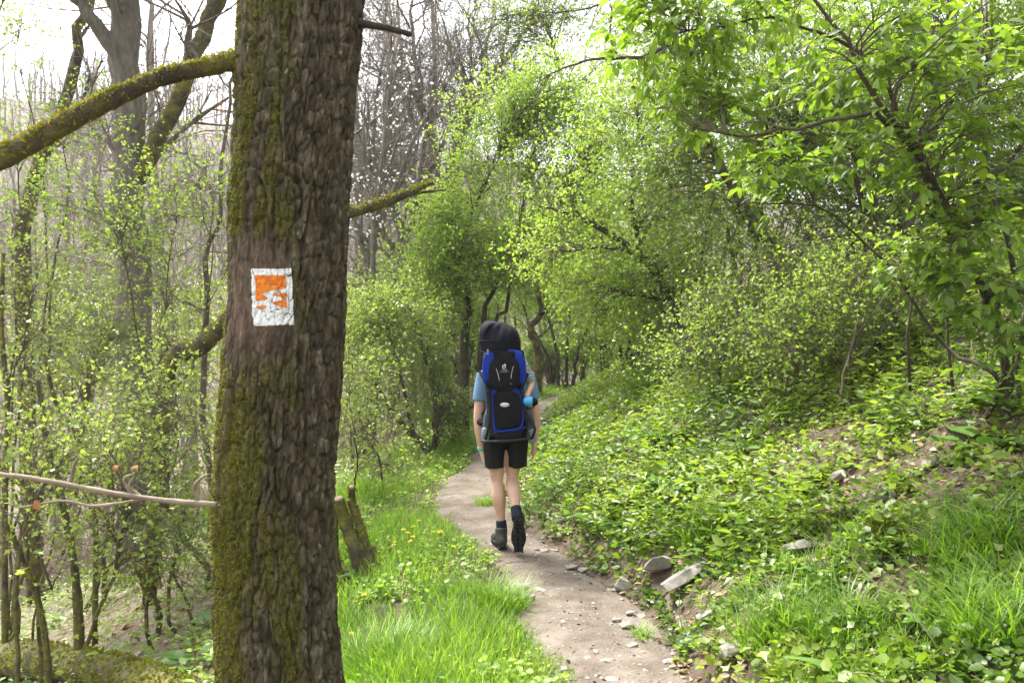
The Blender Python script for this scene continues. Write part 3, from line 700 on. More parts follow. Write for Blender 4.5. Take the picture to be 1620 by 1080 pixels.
ivy = shrub('ivy_hawthorn', 'dark crooked tree leaning left on the right bank, its trunk wrapped in ivy', 'tree', HG, b,
      [stem([b-[0, 0, .1], pix(1245, 455, Yt), pix(1215, 385, Yt), pix(1170, 320, Yt), pix(1140, 265, Yt), pix(1120, 190, Yt), pix(1090, 100, Yt)], .085, .02),
       stem([pix(1160, 300, Yt), pix(1210, 200, Yt+.3), pix(1260, 100, Yt+.5)], .05, .015)],
      [E(1110, 170, Yt, .9, .8, .8), E(1220, 160, Yt+.6, .9, .8, .8), E(1060, 300, Yt+.3, .6, .6, .5), E(1250, 300, Yt+1, .8, .7, .7), (E(1140, 60, Yt, .9, .7, .5), .8), (E(1350, 330, Yt+1, 1, .7, .9), 1.2)],
      nt=28, twigs=9, leaves=5, lsize=.036, lmat='leaf_hawthorn', twl=.36, subs=3)
mb = MB(); Pv = spline([b, pix(1245, 455, Yt), pix(1215, 385, Yt), pix(1170, 320, Yt)], 30)
i = rng.integers(0, 30, 700); P = Pv[i]+nrm(rng.normal(size=(700, 3)))*.10
scatter(mb, 'round', P, nrm(rng.normal(size=P.shape)+[0, 0, -.6]), nrm(rng.normal(size=P.shape)+[-.2, -.8, .3]), .04+.03*rng.random(700), rng.random(700)*.3)
tag(mb.build('ivy', M['leaf_cool'], ivy), kind='stuff')
# left edge of the path
Yt = 11.2; b = gb(693, Yt)
shrub('hawthorn', 'round bushy hawthorn leaning left off the path edge, left of the hiker', 'tree', HG, b,
      [stem([b-[0, 0, .1], pix(680, 712, Yt), pix(650, 685, Yt), pix(620, 650, Yt), pix(590, 600, Yt)], .075, .02),
       stem([pix(686, 718, Yt), pix(690, 660, Yt), pix(680, 590, Yt), pix(660, 520, Yt)], .04, .012), stem([pix(655, 690, Yt), pix(640, 620, Yt), pix(620, 540, Yt)], .03, .01)],
      [E(610, 600, Yt, .9, .8, .75), E(660, 530, Yt, .8, .8, .6), E(715, 630, Yt+.2, .5, .6, .6), E(590, 500, Yt, .7, .7, .45), E(725, 540, Yt+.3, .55, .6, .5), E(735, 660, Yt+1, .4, .5, .4)],
      nt=34, twigs=10, leaves=5, lsize=.036, lmat='leaf_cool', twl=.32, subs=3)
Yt = 16; b = gb(742, Yt)
shrub('hawthorn', 'dense hawthorn low on the left, straight behind the hiker', 'tree', HG, b,
      auto_stems(b, [E(735, 560, Yt, .6, .6, .6)], 4, .05), [E(725, 590, Yt, .6, .7, .7), E(690, 500, Yt, 1.0, .9, .8), E(760, 510, Yt, .6, .7, .6)], nt=34, twigs=9, leaves=5, lsize=.045, lmat='leaf_hawthorn', twl=.4)
Yt = 20.5; b = gb(851, Yt)
mo = shrub('hawthorn', 'crooked mossy tree standing where the path bends, right of the hiker', 'tree', HG, b,
      [stem([b-[0, 0, .1], pix(852, 575, Yt), pix(850, 548, Yt), pix(840, 530, Yt), pix(842, 512, Yt), pix(856, 496, Yt), pix(850, 450, Yt), pix(830, 400, Yt)], .14, .04, 24),
       stem([pix(856, 498, Yt), pix(880, 470, Yt), pix(915, 440, Yt), pix(930, 400, Yt)], .06, .02)],
      [E(850, 420, Yt, 1.4, 1.2, 1.0), E(920, 430, Yt, 1.2, 1.2, .9), E(800, 440, Yt+1, 1.1, 1.1, 1.0), E(900, 330, Yt, 1.8, 1.4, 1.1)], nt=36, twigs=8, leaves=5, lsize=.06, lmat='leaf_bright', smat='mossy_bark', twl=.5, keep=1)
Yt = 23; b = gb(893, Yt)
shrub('hawthorn', 'dark many-stemmed thicket tree closing the view where the path vanishes', 'tree', HG, b,
      [stem([b+[dx*.5, 0, -.1], pix(893+dx*40, 560, Yt), pix(893+dx*85, 500, Yt), pix(893+dx*110, 450, Yt)], .055, .02) for dx in (-.7, -.3, .1, .5, .9)],
      [E(900, 500, Yt+.6, 1.5, .9, .75), E(960, 450, Yt, 1.5, 1.2, 1.2), E(850, 480, Yt+1, 1.0, 1, 1.0), E(905, 570, Yt+1.5, 1.2, .9, .6), E(950, 540, Yt, 1.0, .9, .7), E(850, 570, Yt+2.5, 1.0, .8, .6)], nt=32, twigs=8, leaves=5, lsize=.06, lmat='leaf_hawthorn', twl=.5, keep=1)
Yt = 28
for px, Yk, lab, ry in ((800, 26, 'leafy shade tree filling the gap behind the hiker\'s carrier hood', 1.6), (870, 31, 'pale green tree closing the tunnel at the end of the path', 2.0), (950, 27, 'tall leafy tree behind the path bend, on the right slope', 2.0)):
    b = gb(px, Yk); el = [E(px, 470, Yk, 2.0, 1.5, 1.7), E(px+20, 380, Yk, 2.0, 1.5, 1.5), E(px-10, 560, Yk, 1.6, 1.2, 1.0)]
    shrub('leafy_tree', lab, 'tree', HG, b, auto_stems(b, el, 4, .07), el, nt=30, twigs=9, leaves=5, lsize=.08, lmat='leaf_bright', twl=.6, keep=1)
# right bank hawthorns between path bend and the ivy tree
for px, Yk, el, lab, mt in (
    (1000, 15, [(1000, 520, 1.0, .9, .9), (960, 450, 1.0, .9, .7), (1050, 430, 1.0, .9, .9), (1040, 330, 1.2, .9, .9)], 'hawthorn on the right bank above the bend, below the arching bough', 'leaf_hawthorn'),
    (1110, 11.5, [(1110, 480, .8, .7, .7), (1060, 540, .7, .7, .4), (1150, 390, .8, .8, .7), (1170, 250, 1.2, .8, 1.0)], 'twiggy shaded hawthorn in the middle of the right bank', 'leaf_hawthorn'),
    (1330, 10, [(1330, 330, .9, .8, .8), (1400, 250, 1., .8, .9), (1300, 200, 1., .8, .9), (1450, 380, .9, .8, .7)], 'leafy hawthorn high on the right bank behind the elder', 'leaf_hawthorn'),
    (1500, 9, [(1500, 260, .9, .8, .9), (1570, 380, .9, .8, .8), (1600, 200, .9, .8, .9), (1450, 120, .9, .8, .8)], 'shady hawthorn at the far right behind the elder stems', 'leaf_hawthorn'),
    (1450, 13, [(1250, 30, 1.6, 1, 1.0), (1420, 60, 1.6, 1, 1.3), (1560, 160, 1.4, 1, 1.4), (1620, 20, 1.4, 1, 1.2), (1350, 180, 1.3, 1, 1.0)], 'tall bright tree on top of the right bank, filling the upper right corner', 'leaf_bright'),
    (1180, 12, [(1080, 60, 1.2, 1, .9), (1180, 120, 1.2, 1, .9), (1250, 30, 1.2, 1, .8), (1100, 200, 1.0, 1, .8), (1230, 240, 1.0, 1, .7), (1020, 130, .9, .9, .8)], 'bright leafy tree behind the ivy tree, topping the right bank', 'leaf_bright'),
    (1420, 8, [(1330, 130, .7, .6, .5), (1430, 220, .7, .6, .5), (1520, 120, .7, .6, .5), (1600, 60, .6, .6, .5), (1600, 260, .6, .6, .5), (1420, 20, .7, .6, .4)], 'leafy shrub hidden close behind the elder branches', 'leaf_elder'),
    (1560, 11, [(1480, 330, 1.1, 1, .8), (1600, 300, 1.0, 1, 1.0), (1380, 300, 1.0, 1, .7), (1550, 440, .9, .8, .5), (1400, 430, .9, .8, .5)], 'dense green shrub on the upper bank behind the thin elder stems', 'leaf_hawthorn')):
    b = gb(px, Yk); e_ = [E(x, y, Yk, a, b2, c) for x, y, a, b2, c in el]
    shrub('hawthorn', lab, 'tree', HG, b, auto_stems(b, e_, 5, .045), e_, nt=30, twigs=8, leaves=5, lsize=.042 if Yk < 12.5 else .055, lmat=mt, twl=.42)
# dry twiggy thicket with first small leaves
for px, Yk, el, lab in ((1200, 7.4, [(1180, 500, .45, .5, .30), (1110, 560, .35, .4, .22), (1230, 440, .5, .4, .3)], 'tangled brown twiggy thicket under the ivy tree'),
                        (1330, 6.4, [(1330, 480, .6, .5, .25), (1420, 430, .5, .4, .3), (1260, 530, .45, .4, .2)], 'bramble thicket with sparse small leaves in front of the elder')):
    b = gb(px, Yk); e_ = [E(x, y, Yk, a, b2, c) for x, y, a, b2, c in el]
    shrub('bramble_thicket', lab, 'thicket', None, b, auto_stems(b, e_, 9, .014, .3), e_, nt=60, twigs=8, leaves=2, lsize=.03, lmat='leaf_bright', bmat='twig_brown', twl=.28, r0=.006, up=-.05)
# larch-like dead bough hanging in from the top
Yt = 7.5; b = pix(1010, 90, Yt)
root = empty('dead_bough', b, 'dark leafless bough with fine drooping twigs above the path', 'branch')
P, Rr = stem([pix(1080, 60, Yt+.2), pix(1010, 92, Yt), pix(965, 93, Yt-.1), pix(925, 96, Yt-.2), pix(890, 108, Yt-.2), pix(860, 125, Yt-.2)], .022, .005, 16)
MB().add(*tubes(P[None], Rr[None], 7)).build('bough', M['bark_dark'], root, smooth=True)
B1, R1 = spawn(P[None], Rr[None], 18, .2, 1, .8, .3, .004, 5, -.3, .2); B2, R2 = spawn(B1, R1, 5, .1, 1, .7, .13, .003, 4, -.3, .2)
MB().add(*tubes(B1, R1, 4)).add(*tubes(B2, R2, 3)).build('twig_spray', M['bark_dark'], root)
P, Rr = stem([pix(1000, -30, Yt), pix(950, 5, Yt), pix(905, 18, Yt), pix(860, 20, Yt)], .012, .004, 12)
MB().add(*tubes(P[None], Rr[None], 6)).build('bough', M['bark_dark'], root, smooth=True)
B1, R1 = spawn(P[None], Rr[None], 18, .1, 1, .8, .3, .005, 5, -.1, .2)
MB().add(*tubes(B1, R1, 4)).build('twig_spray', M['bark_dark'], root)

for px, Yk, el, lab in ((880, 18, [(870, 70, 1.6, 1.0, .9), (790, 60, 1.3, 1.0, .8), (950, 40, 1.4, 1.0, .9), (900, 0, 1.8, 1., .8)], 'loosely budding tree with thin leaves against the pale sky above the path'),):
    b = gb(960, Yk); e_ = [E(x, y, Yk, a, b2, c) for x, y, a, b2, c in el]
    shrub('budding_tree', lab, 'tree', None, b, [stem([b-[0, 0, .1], pix(955, 400, Yk), pix(930, 250, Yk), pix(890, 120, Yk), pix(860, 0, Yk)], .10, .02), stem([pix(930, 250, Yk), pix(960, 120, Yk), pix(970, 0, Yk)], .05, .015)], e_, nt=26, twigs=9, leaves=2, lsize=.05, lmat='leaf_bright', twl=.6, subs=4, subl=.9, r0=.016)
# ------------------------------------------------------------------ elder with big leaves, upper right
Ye = 4.7; b = gb(1600, Ye)
est = [stem([b-[0, 0, .1], pix(1590, 560, Ye), pix(1545, 440, Ye), pix(1500, 330, Ye-.1), pix(1440, 235, Ye-.2), pix(1400, 180, Ye-.3), pix(1330, 60, Ye-.3), pix(1280, -40, Ye-.3)], .030, .008, 20),
       stem([pix(1500, 330, Ye-.1), pix(1440, 210, Ye-.3), pix(1370, 183, Ye-.4), pix(1300, 195, Ye-.4), pix(1230, 208, Ye-.3), pix(1150, 212, Ye-.2), pix(1080, 190, Ye-.2)], .016, .004, 18),
       stem([pix(1520, 400, Ye), pix(1430, 215, Ye), pix(1390, 120, Ye), pix(1310, 55, Ye), pix(1180, 30, Ye), pix(1050, 60, Ye+.1)], .02, .004, 20),
       stem([b+[.05, .1, -.1], pix(1620, 500, Ye+.1), pix(1570, 300, Ye+.1), pix(1545, 150, Ye), pix(1560, 0, Ye)], .022, .008, 16),
       stem([b+[-.1, .15, -.1], pix(1580, 600, Ye), pix(1490, 540, Ye+.3), pix(1400, 420, Ye+.4), pix(1300, 330, Ye+.4), pix(1180, 320, Ye+.4)], .018, .004, 18),
       stem([gb(1510, 5.2), pix(1500, 400, 5.2), pix(1520, 200, 5.2), pix(1550, 20, 5.2), pix(1560, -60, 5.2)], .011, .005, 12),
       stem([gb(1440, 5.6), pix(1450, 380, 5.6), pix(1470, 180, 5.6), pix(1500, 20, 5.6), pix(1510, -60, 5.6)], .010, .005, 12)]
eel = [E(1240, 20, 4.5, .75, .4, .18), E(1060, 60, 4.8, .35, .4, .25), E(1480, 40, 4.2, .5, .4, .22), E(1580, 160, 4.2, .25, .4, .4), E(1130, 170, 4.8, .4, .4, .2), E(1350, 110, 4.6, .5, .5, .25), E(1560, 380, 4.4, .25, .35, .4), E(1430, 250, 4.6, .45, .4, .25),
       E(1230, 270, 5.0, .35, .4, .2), E(1610, 500, 4.2, .15, .3, .3), E(1450, 440, 4.8, .3, .3, .25), E(1030, 0, 4.9, .35, .4, .2)]
elder = empty('elder', b, 'elder with large hanging leaves reaching in at the upper right', 'tree')
for P, Rr in est: MB().add(*tubes(P[None], Rr[None], 8, True)).build('stem', M['bark_dark'], elder, smooth=True)
T = np.concatenate([in_ell(e, 15) for e in [(x[0] if isinstance(x[1], (int, float)) else x) for x in eel]])
B1, R1 = to_targets(est, T, r0=.009)
B2, R2 = spawn(B1, R1, 3, .3, 1, .8, .26, .004, 4, .0, .2)
mb = MB().add(*tubes(B1, R1, 5)).add(*tubes(B2, R2, 4))
# compound leaves: a stalk with five to seven hanging leaflets
Q, QR = spawn(np.concatenate([B1[:, -3:], B2[:, -3:]]), np.concatenate([R1[:, -3:], R2[:, -3:]]), 2, .1, 1, .9, .14, .0016, 3, .05, .1, .6)
mb.add(*tubes(Q, np.maximum(QR, .0010), 3)); mb.build('branchwork', M['twig_brown'], elder, smooth=True)
LP, LD, LN, LS = [], [], [], []
T_ = nrm(Q[:, -1]-Q[:, 0]); sd_ = nrm(np.cross(T_, np.array([0, 0, 1.])))
for t, s in ((.45, 1), (.45, -1), (.75, 1), (.75, -1), (1., 0)):
    P, _ = lerp_at(Q, np.full(len(Q), t*.999)); D = nrm(T_*(.6 if s else 1)+sd_*s*.8+np.array([0, 0, -.45])+.18*rng.normal(size=P.shape))
    LP.append(P); LD.append(D); LN.append(nrm(np.array([0, 0, 1.])+.35*rng.normal(size=P.shape))); LS.append((.042+.045*rng.random(len(P)))*(1.15 if s == 0 else .95))
LP, LD, LN, LS = map(np.concatenate, (LP, LD, LN, LS))
def fine_leaf(w=.36, tooth=.0, n=7, droop=.18):
    t = np.linspace(0, 1, n); hwid = w*.5*np.sin(np.pi*np.clip(t, 0, 1)**.75)**.9; hwid[0] = .02; hwid[-1] = .0
    V = []; 
    for k in range(n): V += [(t[k], -hwid[k], .25*hwid[k]-droop*t[k]**2), (t[k], 0, -droop*t[k]**2), (t[k], hwid[k], .25*hwid[k]-droop*t[k]**2)]
    F = []
    for k in range(n-1): a = 3*k; F += [(a, a+3, a+4, a+1), (a+1, a+4, a+5, a+2)]
    return np.array(V), np.array(F)
fv, ff = fine_leaf(w=.48, n=5)
vis = np.argsort(LP[:, 1]/np.maximum(LS, .01)*1.+np.where((np.abs(LP[:, 0]/LP[:, 1]) < .64) & (np.abs((LP[:, 2]-CAMH)/LP[:, 1]) < .43), 0, 1e3))
single = vis[:290]; rest = vis[290:]
me_leaf = MB().add(fv, ff).mesh('leaf', M['leaf_elder_single'], smooth=True)
X_ = nrm(LD); Z_ = nrm(LN-(LN*X_).sum(-1, keepdims=True)*X_); Y_ = np.cross(Z_, X_)
for i in single:
    o = bpy.data.objects.new('leaf', me_leaf); COL.objects.link(o); o.parent = elder
    m = Matrix([(X_[i][r]*LS[i], Y_[i][r]*LS[i], Z_[i][r]*LS[i], LP[i][r]-elder.location[r]) for r in range(3)]+[(0, 0, 0, 1)])
    o.matrix_local = m
V = LP[rest][:, None]+LS[rest][:, None, None]*(fv[None, :, 0:1]*X_[rest][:, None]+fv[None, :, 1:2]*Y_[rest][:, None]+fv[None, :, 2:3]*Z_[rest][:, None])
F = (ff[None]+(np.arange(len(rest))*len(fv))[:, None, None]).reshape(-1, 4)
tag(MB().add(V, F, np.repeat(rng.random(len(rest)), len(fv))).build('crown', M['leaf_elder'], elder, smooth=True), kind='stuff')

# ------------------------------------------------------------------ hawthorns and mossy wood on the left slope
LG = 'hawthorns on the left slope'
def lsh(label, bx, Yk, el, n=5, r=.03, nt=26, lm='leaf_cool', ls=.034, tw=6, lv=4, twl=.38, smat='mossy_bark', **kw):
    b = gb(bx, Yk); e_ = [E(x, y, Yk+dy, a, a, c) for x, y, a, c, dy in el]
    return shrub('hawthorn', label, 'shrub', LG, b, auto_stems(b, e_, 3, r*.62), e_, nt=int(nt*.85), twigs=tw, leaves=lv, lsize=ls, lmat=lm, twl=twl, smat=smat, keep=1, **kw)
lsh('mossy-stemmed hawthorn in the lower left corner', 70, 5.6, [(80, 830, .55, .35, 0), (160, 740, .5, .35, .2), (20, 720, .4, .4, 0), (250, 830, .4, .3, .3)], 5, .032)
lsh('hawthorn close to the left side of the oak, low down', 290, 6.2, [(290, 860, .4, .4, 0), (300, 720, .4, .35, .3), (230, 640, .45, .35, .2)], 5, .03)
lsh('leafy hawthorn at the left edge, level with the trail mark', 40, 7.5, [(60, 560, .6, .4, 0), (130, 620, .6, .4, .3), (20, 440, .5, .3, 0), (180, 530, .5, .35, .4)], 5, .03)
lsh('hawthorn with tiered leafy sprays in front of the straight grey tree', 240, 8, [(250, 350, .6, .16, 0), (180, 390, .6, .14, -.3), (310, 300, .45, .14, 0), (270, 480, .6, .3, .3), (100, 330, .6, .16, 0)], 5, .03, lm='leaf_bright', nt=20, lv=4)
lsh('light green hawthorn sprays high at the left edge', 20, 8.5, [(60, 230, .55, .35, 0), (110, 190, .5, .3, 0), (20, 60, .35, .3, 0), (60, 330, .6, .25, 0)], 4, .03, lm='leaf_bright', nt=16, lv=4)
lsh('dense hawthorn filling the slope behind the grey tree foot', 170, 12, [(120, 600, 1.2, .7, 0), (260, 580, 1.0, .8, 0), (60, 500, 1.0, .6, .5), (320, 500, .8, .7, 1)], 6, .05, nt=30, ls=.045, twl=.4)
lsh('hawthorn down the slope under the dead twig', 150, 9, [(120, 760, .9, .5, 0), (230, 720, .8, .5, .3), (300, 640, .6, .5, .5)], 5, .04, nt=28, ls=.038)
lsh('pale hawthorn right of the oak trunk, below the bare trees', 575, 13, [(570, 560, .8, .7, 0), (560, 480, .6, .5, 0), (620, 470, .7, .5, 1), (560, 660, .6, .5, 0)], 5, .04, nt=28, ls=.042, twl=.4)
lsh('low shrub behind the cut coppice', 580, 8.5, [(570, 700, .35, .35, 0), (620, 740, .3, .25, .5), (550, 620, .3, .35, 0)], 5, .02, nt=20, smat='bark_dark')
lsh('shrub against the right side of the oak, far down the slope', 545, 17, [(560, 560, 1.2, .9, 0), (650, 500, 1.3, .8, 0), (600, 430, 1.0, .6, 0)], 5, .05, nt=28, ls=.055, twl=.5)
lsh('far hawthorn at the left edge, down in the valley', 60, 17, [(60, 560, 1.6, 1.0, 0), (200, 520, 1.6, .9, 0), (330, 560, 1.2, 1.0, 0), (130, 430, 1.4, .7, 0)], 6, .06, nt=28, ls=.06, twl=.5)
# spray of bright leaves hanging in the upper left corner
# leaning mossy stem behind the oak
def mossy_thing(name, label, cat, pts, radii, n=24, mossn=900, ms=.02, mat='mossy_bark', mm='moss_yellow', sides=10):
    P = spline(pts, n); Rr = np.interp(np.linspace(0, 1, n), np.linspace(0, 1, len(radii)), radii)*(1+.08*rng.normal(size=n))
    root = empty(name, P[0], label, cat)
    MB().add(*tubes(P[None], Rr[None], sides, True)).build('trunk', M[mat], root, smooth=True)
    mb = MB(); scatter(mb, 'rhomb', *mossify(P, Rr, mossn, ms)); tag(mb.build('moss', M[mm], root), kind='stuff')
    return root
mossy_thing('leaning_tree', 'thick leaning stem furred with yellow moss, left behind the oak', 'tree', [gx_(*pix(235, 620, 7.4)[:2])-[0, 0, .1], pix(262, 595, 7.4), pix(310, 555, 7.3), pix(350, 517, 7.2), pix(400, 470, 7.1), pix(440, 410, 7.1), pix(470, 330, 7.1), pix(488, 200, 7.1), pix(498, 60, 7.1), pix(505, -80, 7.1)], [.07, .085, .085, .08, .07, .06, .05, .04, .02], mossn=2600, ms=.022)
lo = on_ground(5, 1050)
mossy_thing('fallen_log', 'fallen mossy log in the bottom left corner', 'log', [on_ground(x_, y_)+[0, 0, h_] for x_, y_, h_ in ((-120, 1060, .1), (0, 1068, .16), (110, 1085, .16), (200, 1105, .14), (300, 1135, .1))], [.15, .15, .14, .12, .09], mossn=4500, ms=.025, mm='moss')
for k, (pts, r, lab) in enumerate([([(125, 1000), (118, 900), (100, 800), (75, 700), (60, 600)], .045, 'upright mossy stem at lower left, rising from behind the log'),
        ([(75, 1040), (60, 950), (30, 870), (5, 820)], .03, 'short crooked mossy stem at the left edge above the log'),
        ([(250, 960), (215, 900), (180, 850), (150, 790)], .028, 'thin mossy stem leaning left, between log and oak'),
        ([(150, 790), (130, 700), (90, 640), (70, 560)], .03, 'forking mossy stem left of the oak behind the dead twig'),
        ([(8, 780), (12, 650), (3, 520), (5, 400)], .035, 'straight dark stem at the very left edge'),
        ([(330, 900), (290, 850), (255, 770), (262, 700), (250, 620)], .04, 'dark mossy stem close to the left side of the oak')]):
    Yk = (6., 5.6, 6.4, 6.8, 7.2, 7.0)[k]; p3 = [pix(x, y, Yk) for x, y in pts]; g0 = p3[0].copy(); g0[2] = min(gh(g0[0], g0[1]), g0[2])-.05
    mossy_thing('mossy_stem', lab, 'tree', [g0]+p3, [r*.8, r*.7, r*.58, r*.4], mossn=450, ms=.018, mm='moss')
Yk = 11; b = gb(570, Yk)
mossy_thing('dead_sapling', 'pale dead sapling with yellow mossy foot behind the cut coppice', 'tree', [on_ground(571, 806)-[0, 0, .05], pix(575, 785, 9.6), pix(592, 768, 9.6), pix(610, 735, 9.6), pix(622, 690, 9.6), pix(628, 640, 9.6)], [.05, .04, .028, .022, .012], mossn=250, ms=.02, mat='twig_pale')
mossy_thing('dead_sapling', 'thin pale upright dead sapling just left of the mossy-footed one', 'tree', [pix(598, 760, 9.6), pix(597, 700, 9.6), pix(599, 655, 9.6)], [.016, .013, .008], mossn=20, ms=.01, mat='twig_pale')
# cut coppice beside the verge
c0 = on_ground(572, 912)
root = empty('coppice_stool', c0, 'old coppice stool of cut mossy stems at the edge of the grass verge', 'stump')
Yc = c0[1]
for pts, r in (([(575, 925), (566, 880), (548, 830), (535, 788)], .07), ([(582, 920), (575, 880), (560, 845)], .085), ([(590, 915), (582, 870), (560, 800), (556, 770)], .04), ([(588, 915), (575, 850), (553, 790)], .045),
               ([(592, 915), (590, 890), (585, 865)], .07), ([(570, 925), (545, 908), (522, 890)], .05), ([(540, 940), (530, 880), (528, 800)], .05)):
    P = spline([pix(x, y, Yc+rng.normal()*.04) for x, y in pts], 14); r = r*.72; Rr = np.linspace(r*1.25, r*.75, 14)*(1+.06*rng.normal(size=14))
    o = MB().add(*tubes(P[None], Rr[None], 12, False)).build('cut_stem', M['mossy_bark'], root, smooth=True)
    e = P[-1]; t_ = nrm(P[-1]-P[-2]); ring = tubes(np.stack([e-t_*.005, e+t_*.002])[None], np.array([[r*.76, r*.70]]), 12, True)
    MB().add(*ring).build('cut_face', M['cutwood'], o, origin=tuple(root.location))
    mb = MB(); scatter(mb, 'rhomb', *mossify(P, Rr, 320, .018)); tag(mb.build('moss', M['moss'], o, origin=tuple(root.location)), kind='stuff')
# ------------------------------------------------------------------ ground cover
def dens(n, lo, hi, p=1.7):
    """distances from the camera, denser near it"""
    u = rng.random(n); a, b = lo**(1-p+1e-9), hi**(1-p+1e-9)
    return (a+(b-a)*u)**(1/(1-p+1e-9))
BARE = [(on_ground(px, py), r) for px, py, r in ((1120, 955, .20), (1060, 900, .15), (1180, 985, .18), (1385, 945, .20), (1330, 860, .14), (1290, 880, .12), (1420, 800, .20), (1480, 770, .22), (1500, 705, .22), (1360, 770, .2), (1180, 1060, .16), (1570, 740, .2), (1330, 800, .15), (1110, 1060, .12), (1215, 945, .1))]
def bare(x, Y):
    m = np.zeros(np.shape(x))
    for c, r in BARE: m = np.maximum(m, 1-np.sqrt(((x-c[0])/1.3)**2+((Y-c[1]))**2)/r*1.0)
    return m
def herb(n, Yr, side, H, lsz, kind, mat, name, label, mask=None, nl=7, p=1.5, dmax=6., upn=1.1, spread=.05, cull=True):
    Y = dens(n, *Yr, p)
    if side > 0: x = cx(Y)+hw(Y)+.02+dmax*rng.random(n)**1.2
    elif side < 0: x = cx(Y)-hw(Y)-.0-dmax*rng.random(n)**1.0
    if cull: k = (np.abs(x/Y) < 1.05); x, Y = x[k], Y[k]
    e = np.abs(x-cx(Y))-hw(Y)
    if mask is not None: k = mask(x, Y, e); x, Y, e = x[k], Y[k], e[k]
    z = gh(x, Y); nn = gnormal(x, Y)
    h = H(x, Y, e)*(.5+.8*rng.random(len(x)))
    tilt = nrm(nn*.5+np.array([0, 0, 1.])+.35*rng.normal(size=nn.shape)*np.array([1, 1, .2]))
    i = np.repeat(np.arange(len(x)), nl); t = .15+.85*rng.random(len(i))
    a = rng.random(len(i))*6.283; out = np.stack([np.cos(a), np.sin(a), np.zeros(len(i))], -1)
    P = np.stack([x, Y, z], -1)[i]+tilt[i]*(h[i]*t)[:, None]+out*(spread*rng.random(len(i)))[:, None]*(1.2-.6*t)[:, None]
    D = nrm(out+np.array([0, 0, .15])+.3*rng.normal(size=P.shape)); N = nrm(nn[i]*.5+np.array([0, 0, upn*.6])+.5*rng.normal(size=P.shape))
    S = lsz*(.35+1.2*rng.random(len(i))**1.4)*(.75+.5*rng.random(len(x)))[i]*(1+.25*np.clip(Y[i]-8, 0, 12)/6)
    tone = np.clip(.45+1.5*fbm(x*1.1, Y*1.1, 61, 3)[i]+.22*rng.normal(size=len(x))[i]+.18*rng.normal(size=len(i)), 0, 1)
    mb = MB(); scatter(mb, kind, P, D, N, S, tone)
    o = mb.build(name, M[mat]); tag(o, label, 'plants', kind='stuff')
    return o
def patch(x, Y, s, k=.9): return fbm(x*k, Y*k, s, 3)
herb(19000, (2.0, 11), 1, lambda x, Y, e: .05+.10*np.clip(patch(x, Y, 81)*3+.4, 0, 1), .032, 'round', 'leaf_ground', 'ground_ivy', 'low mat of small round leaves over the right bank', lambda x, Y, e: (bare(x, Y) < .45*rng.random(len(x))) & (e > .08+.25*patch(x, Y, 84, 3)), nl=6)
herb(6800, (4.5, 16), 1, lambda x, Y, e: .10+.22*np.clip(patch(x, Y, 85)*3+.6, 0, 1.3), .055, 'oval', 'leaf_ground', 'nettle_patch', 'taller fresh green herbs and nettles on the right bank', lambda x, Y, e: (bare(x, Y) < .05) & (e > .3) & (patch(x, Y, 85)+.08*np.clip(Y-5, -2, 2) > -.02), nl=10, spread=.09)
herb(1800, (14, 32), 1, lambda x, Y, e: .2+0*x, .07, 'oval', 'leaf_ground', 'distant_herb_cover', 'herb cover on the bank beyond the path bend', nl=8, spread=.15, dmax=9)
herb(5000, (2.5, 24), -1, lambda x, Y, e: .05+.07*rng.random(len(x)), .028, 'round', 'leaf_bright', 'verge_herb_cover', 'small herb leaves among the grass of the left verge', lambda x, Y, e: patch(x, Y, 88, 1.6) > -.05, nl=6, dmax=1.7)
herb(7000, (4, 26), -1, lambda x, Y, e: .12+.25*np.clip(patch(x, Y, 91)*3+.4, 0, 1), .05, 'oval', 'leaf_hawthorn', 'slope_herb_cover', 'herbs and seedlings covering the slope left of the verge', lambda x, Y, e: e > 1.3+.5*patch(x, Y, 93), nl=8, dmax=11, spread=.12)
herb(2600, (2.2, 10), 1, lambda x, Y, e: .06+.10*rng.random(len(x)), .045, 'lobe', 'leaf_cool', 'pale_herb_cover', 'pale dull-leaved weeds mixed into the right bank', lambda x, Y, e: (patch(x, Y, 111, 1.5) > .02) & (e > .15), nl=6, spread=.07)
# dry stalks and fallen twigs on the bank
n = 420; Y = dens(n, 2.4, 9, 1.5); x = cx(Y)+hw(Y)+.1+3.8*rng.random(n); P0 = np.stack([x, Y, gh(x, Y)+.02], -1)
D = nrm(rng.normal(size=P0.shape)*[1, 1, .35]+[0, 0, .25]); L = .08+.25*rng.random(n)
P = np.stack([P0, P0+D*(L*.5)[:, None]+rng.normal(size=P0.shape)*.01, P0+D*L[:, None]], 1)
tag(MB().add(*tubes(P, np.full((n, 1), .0028)*np.array([[1, .8, .5]]), 4)).build('fallen_twig_litter', M['twig_pale']), 'dry stalks and fallen twigs strewn over the right bank', 'twigs', kind='stuff')
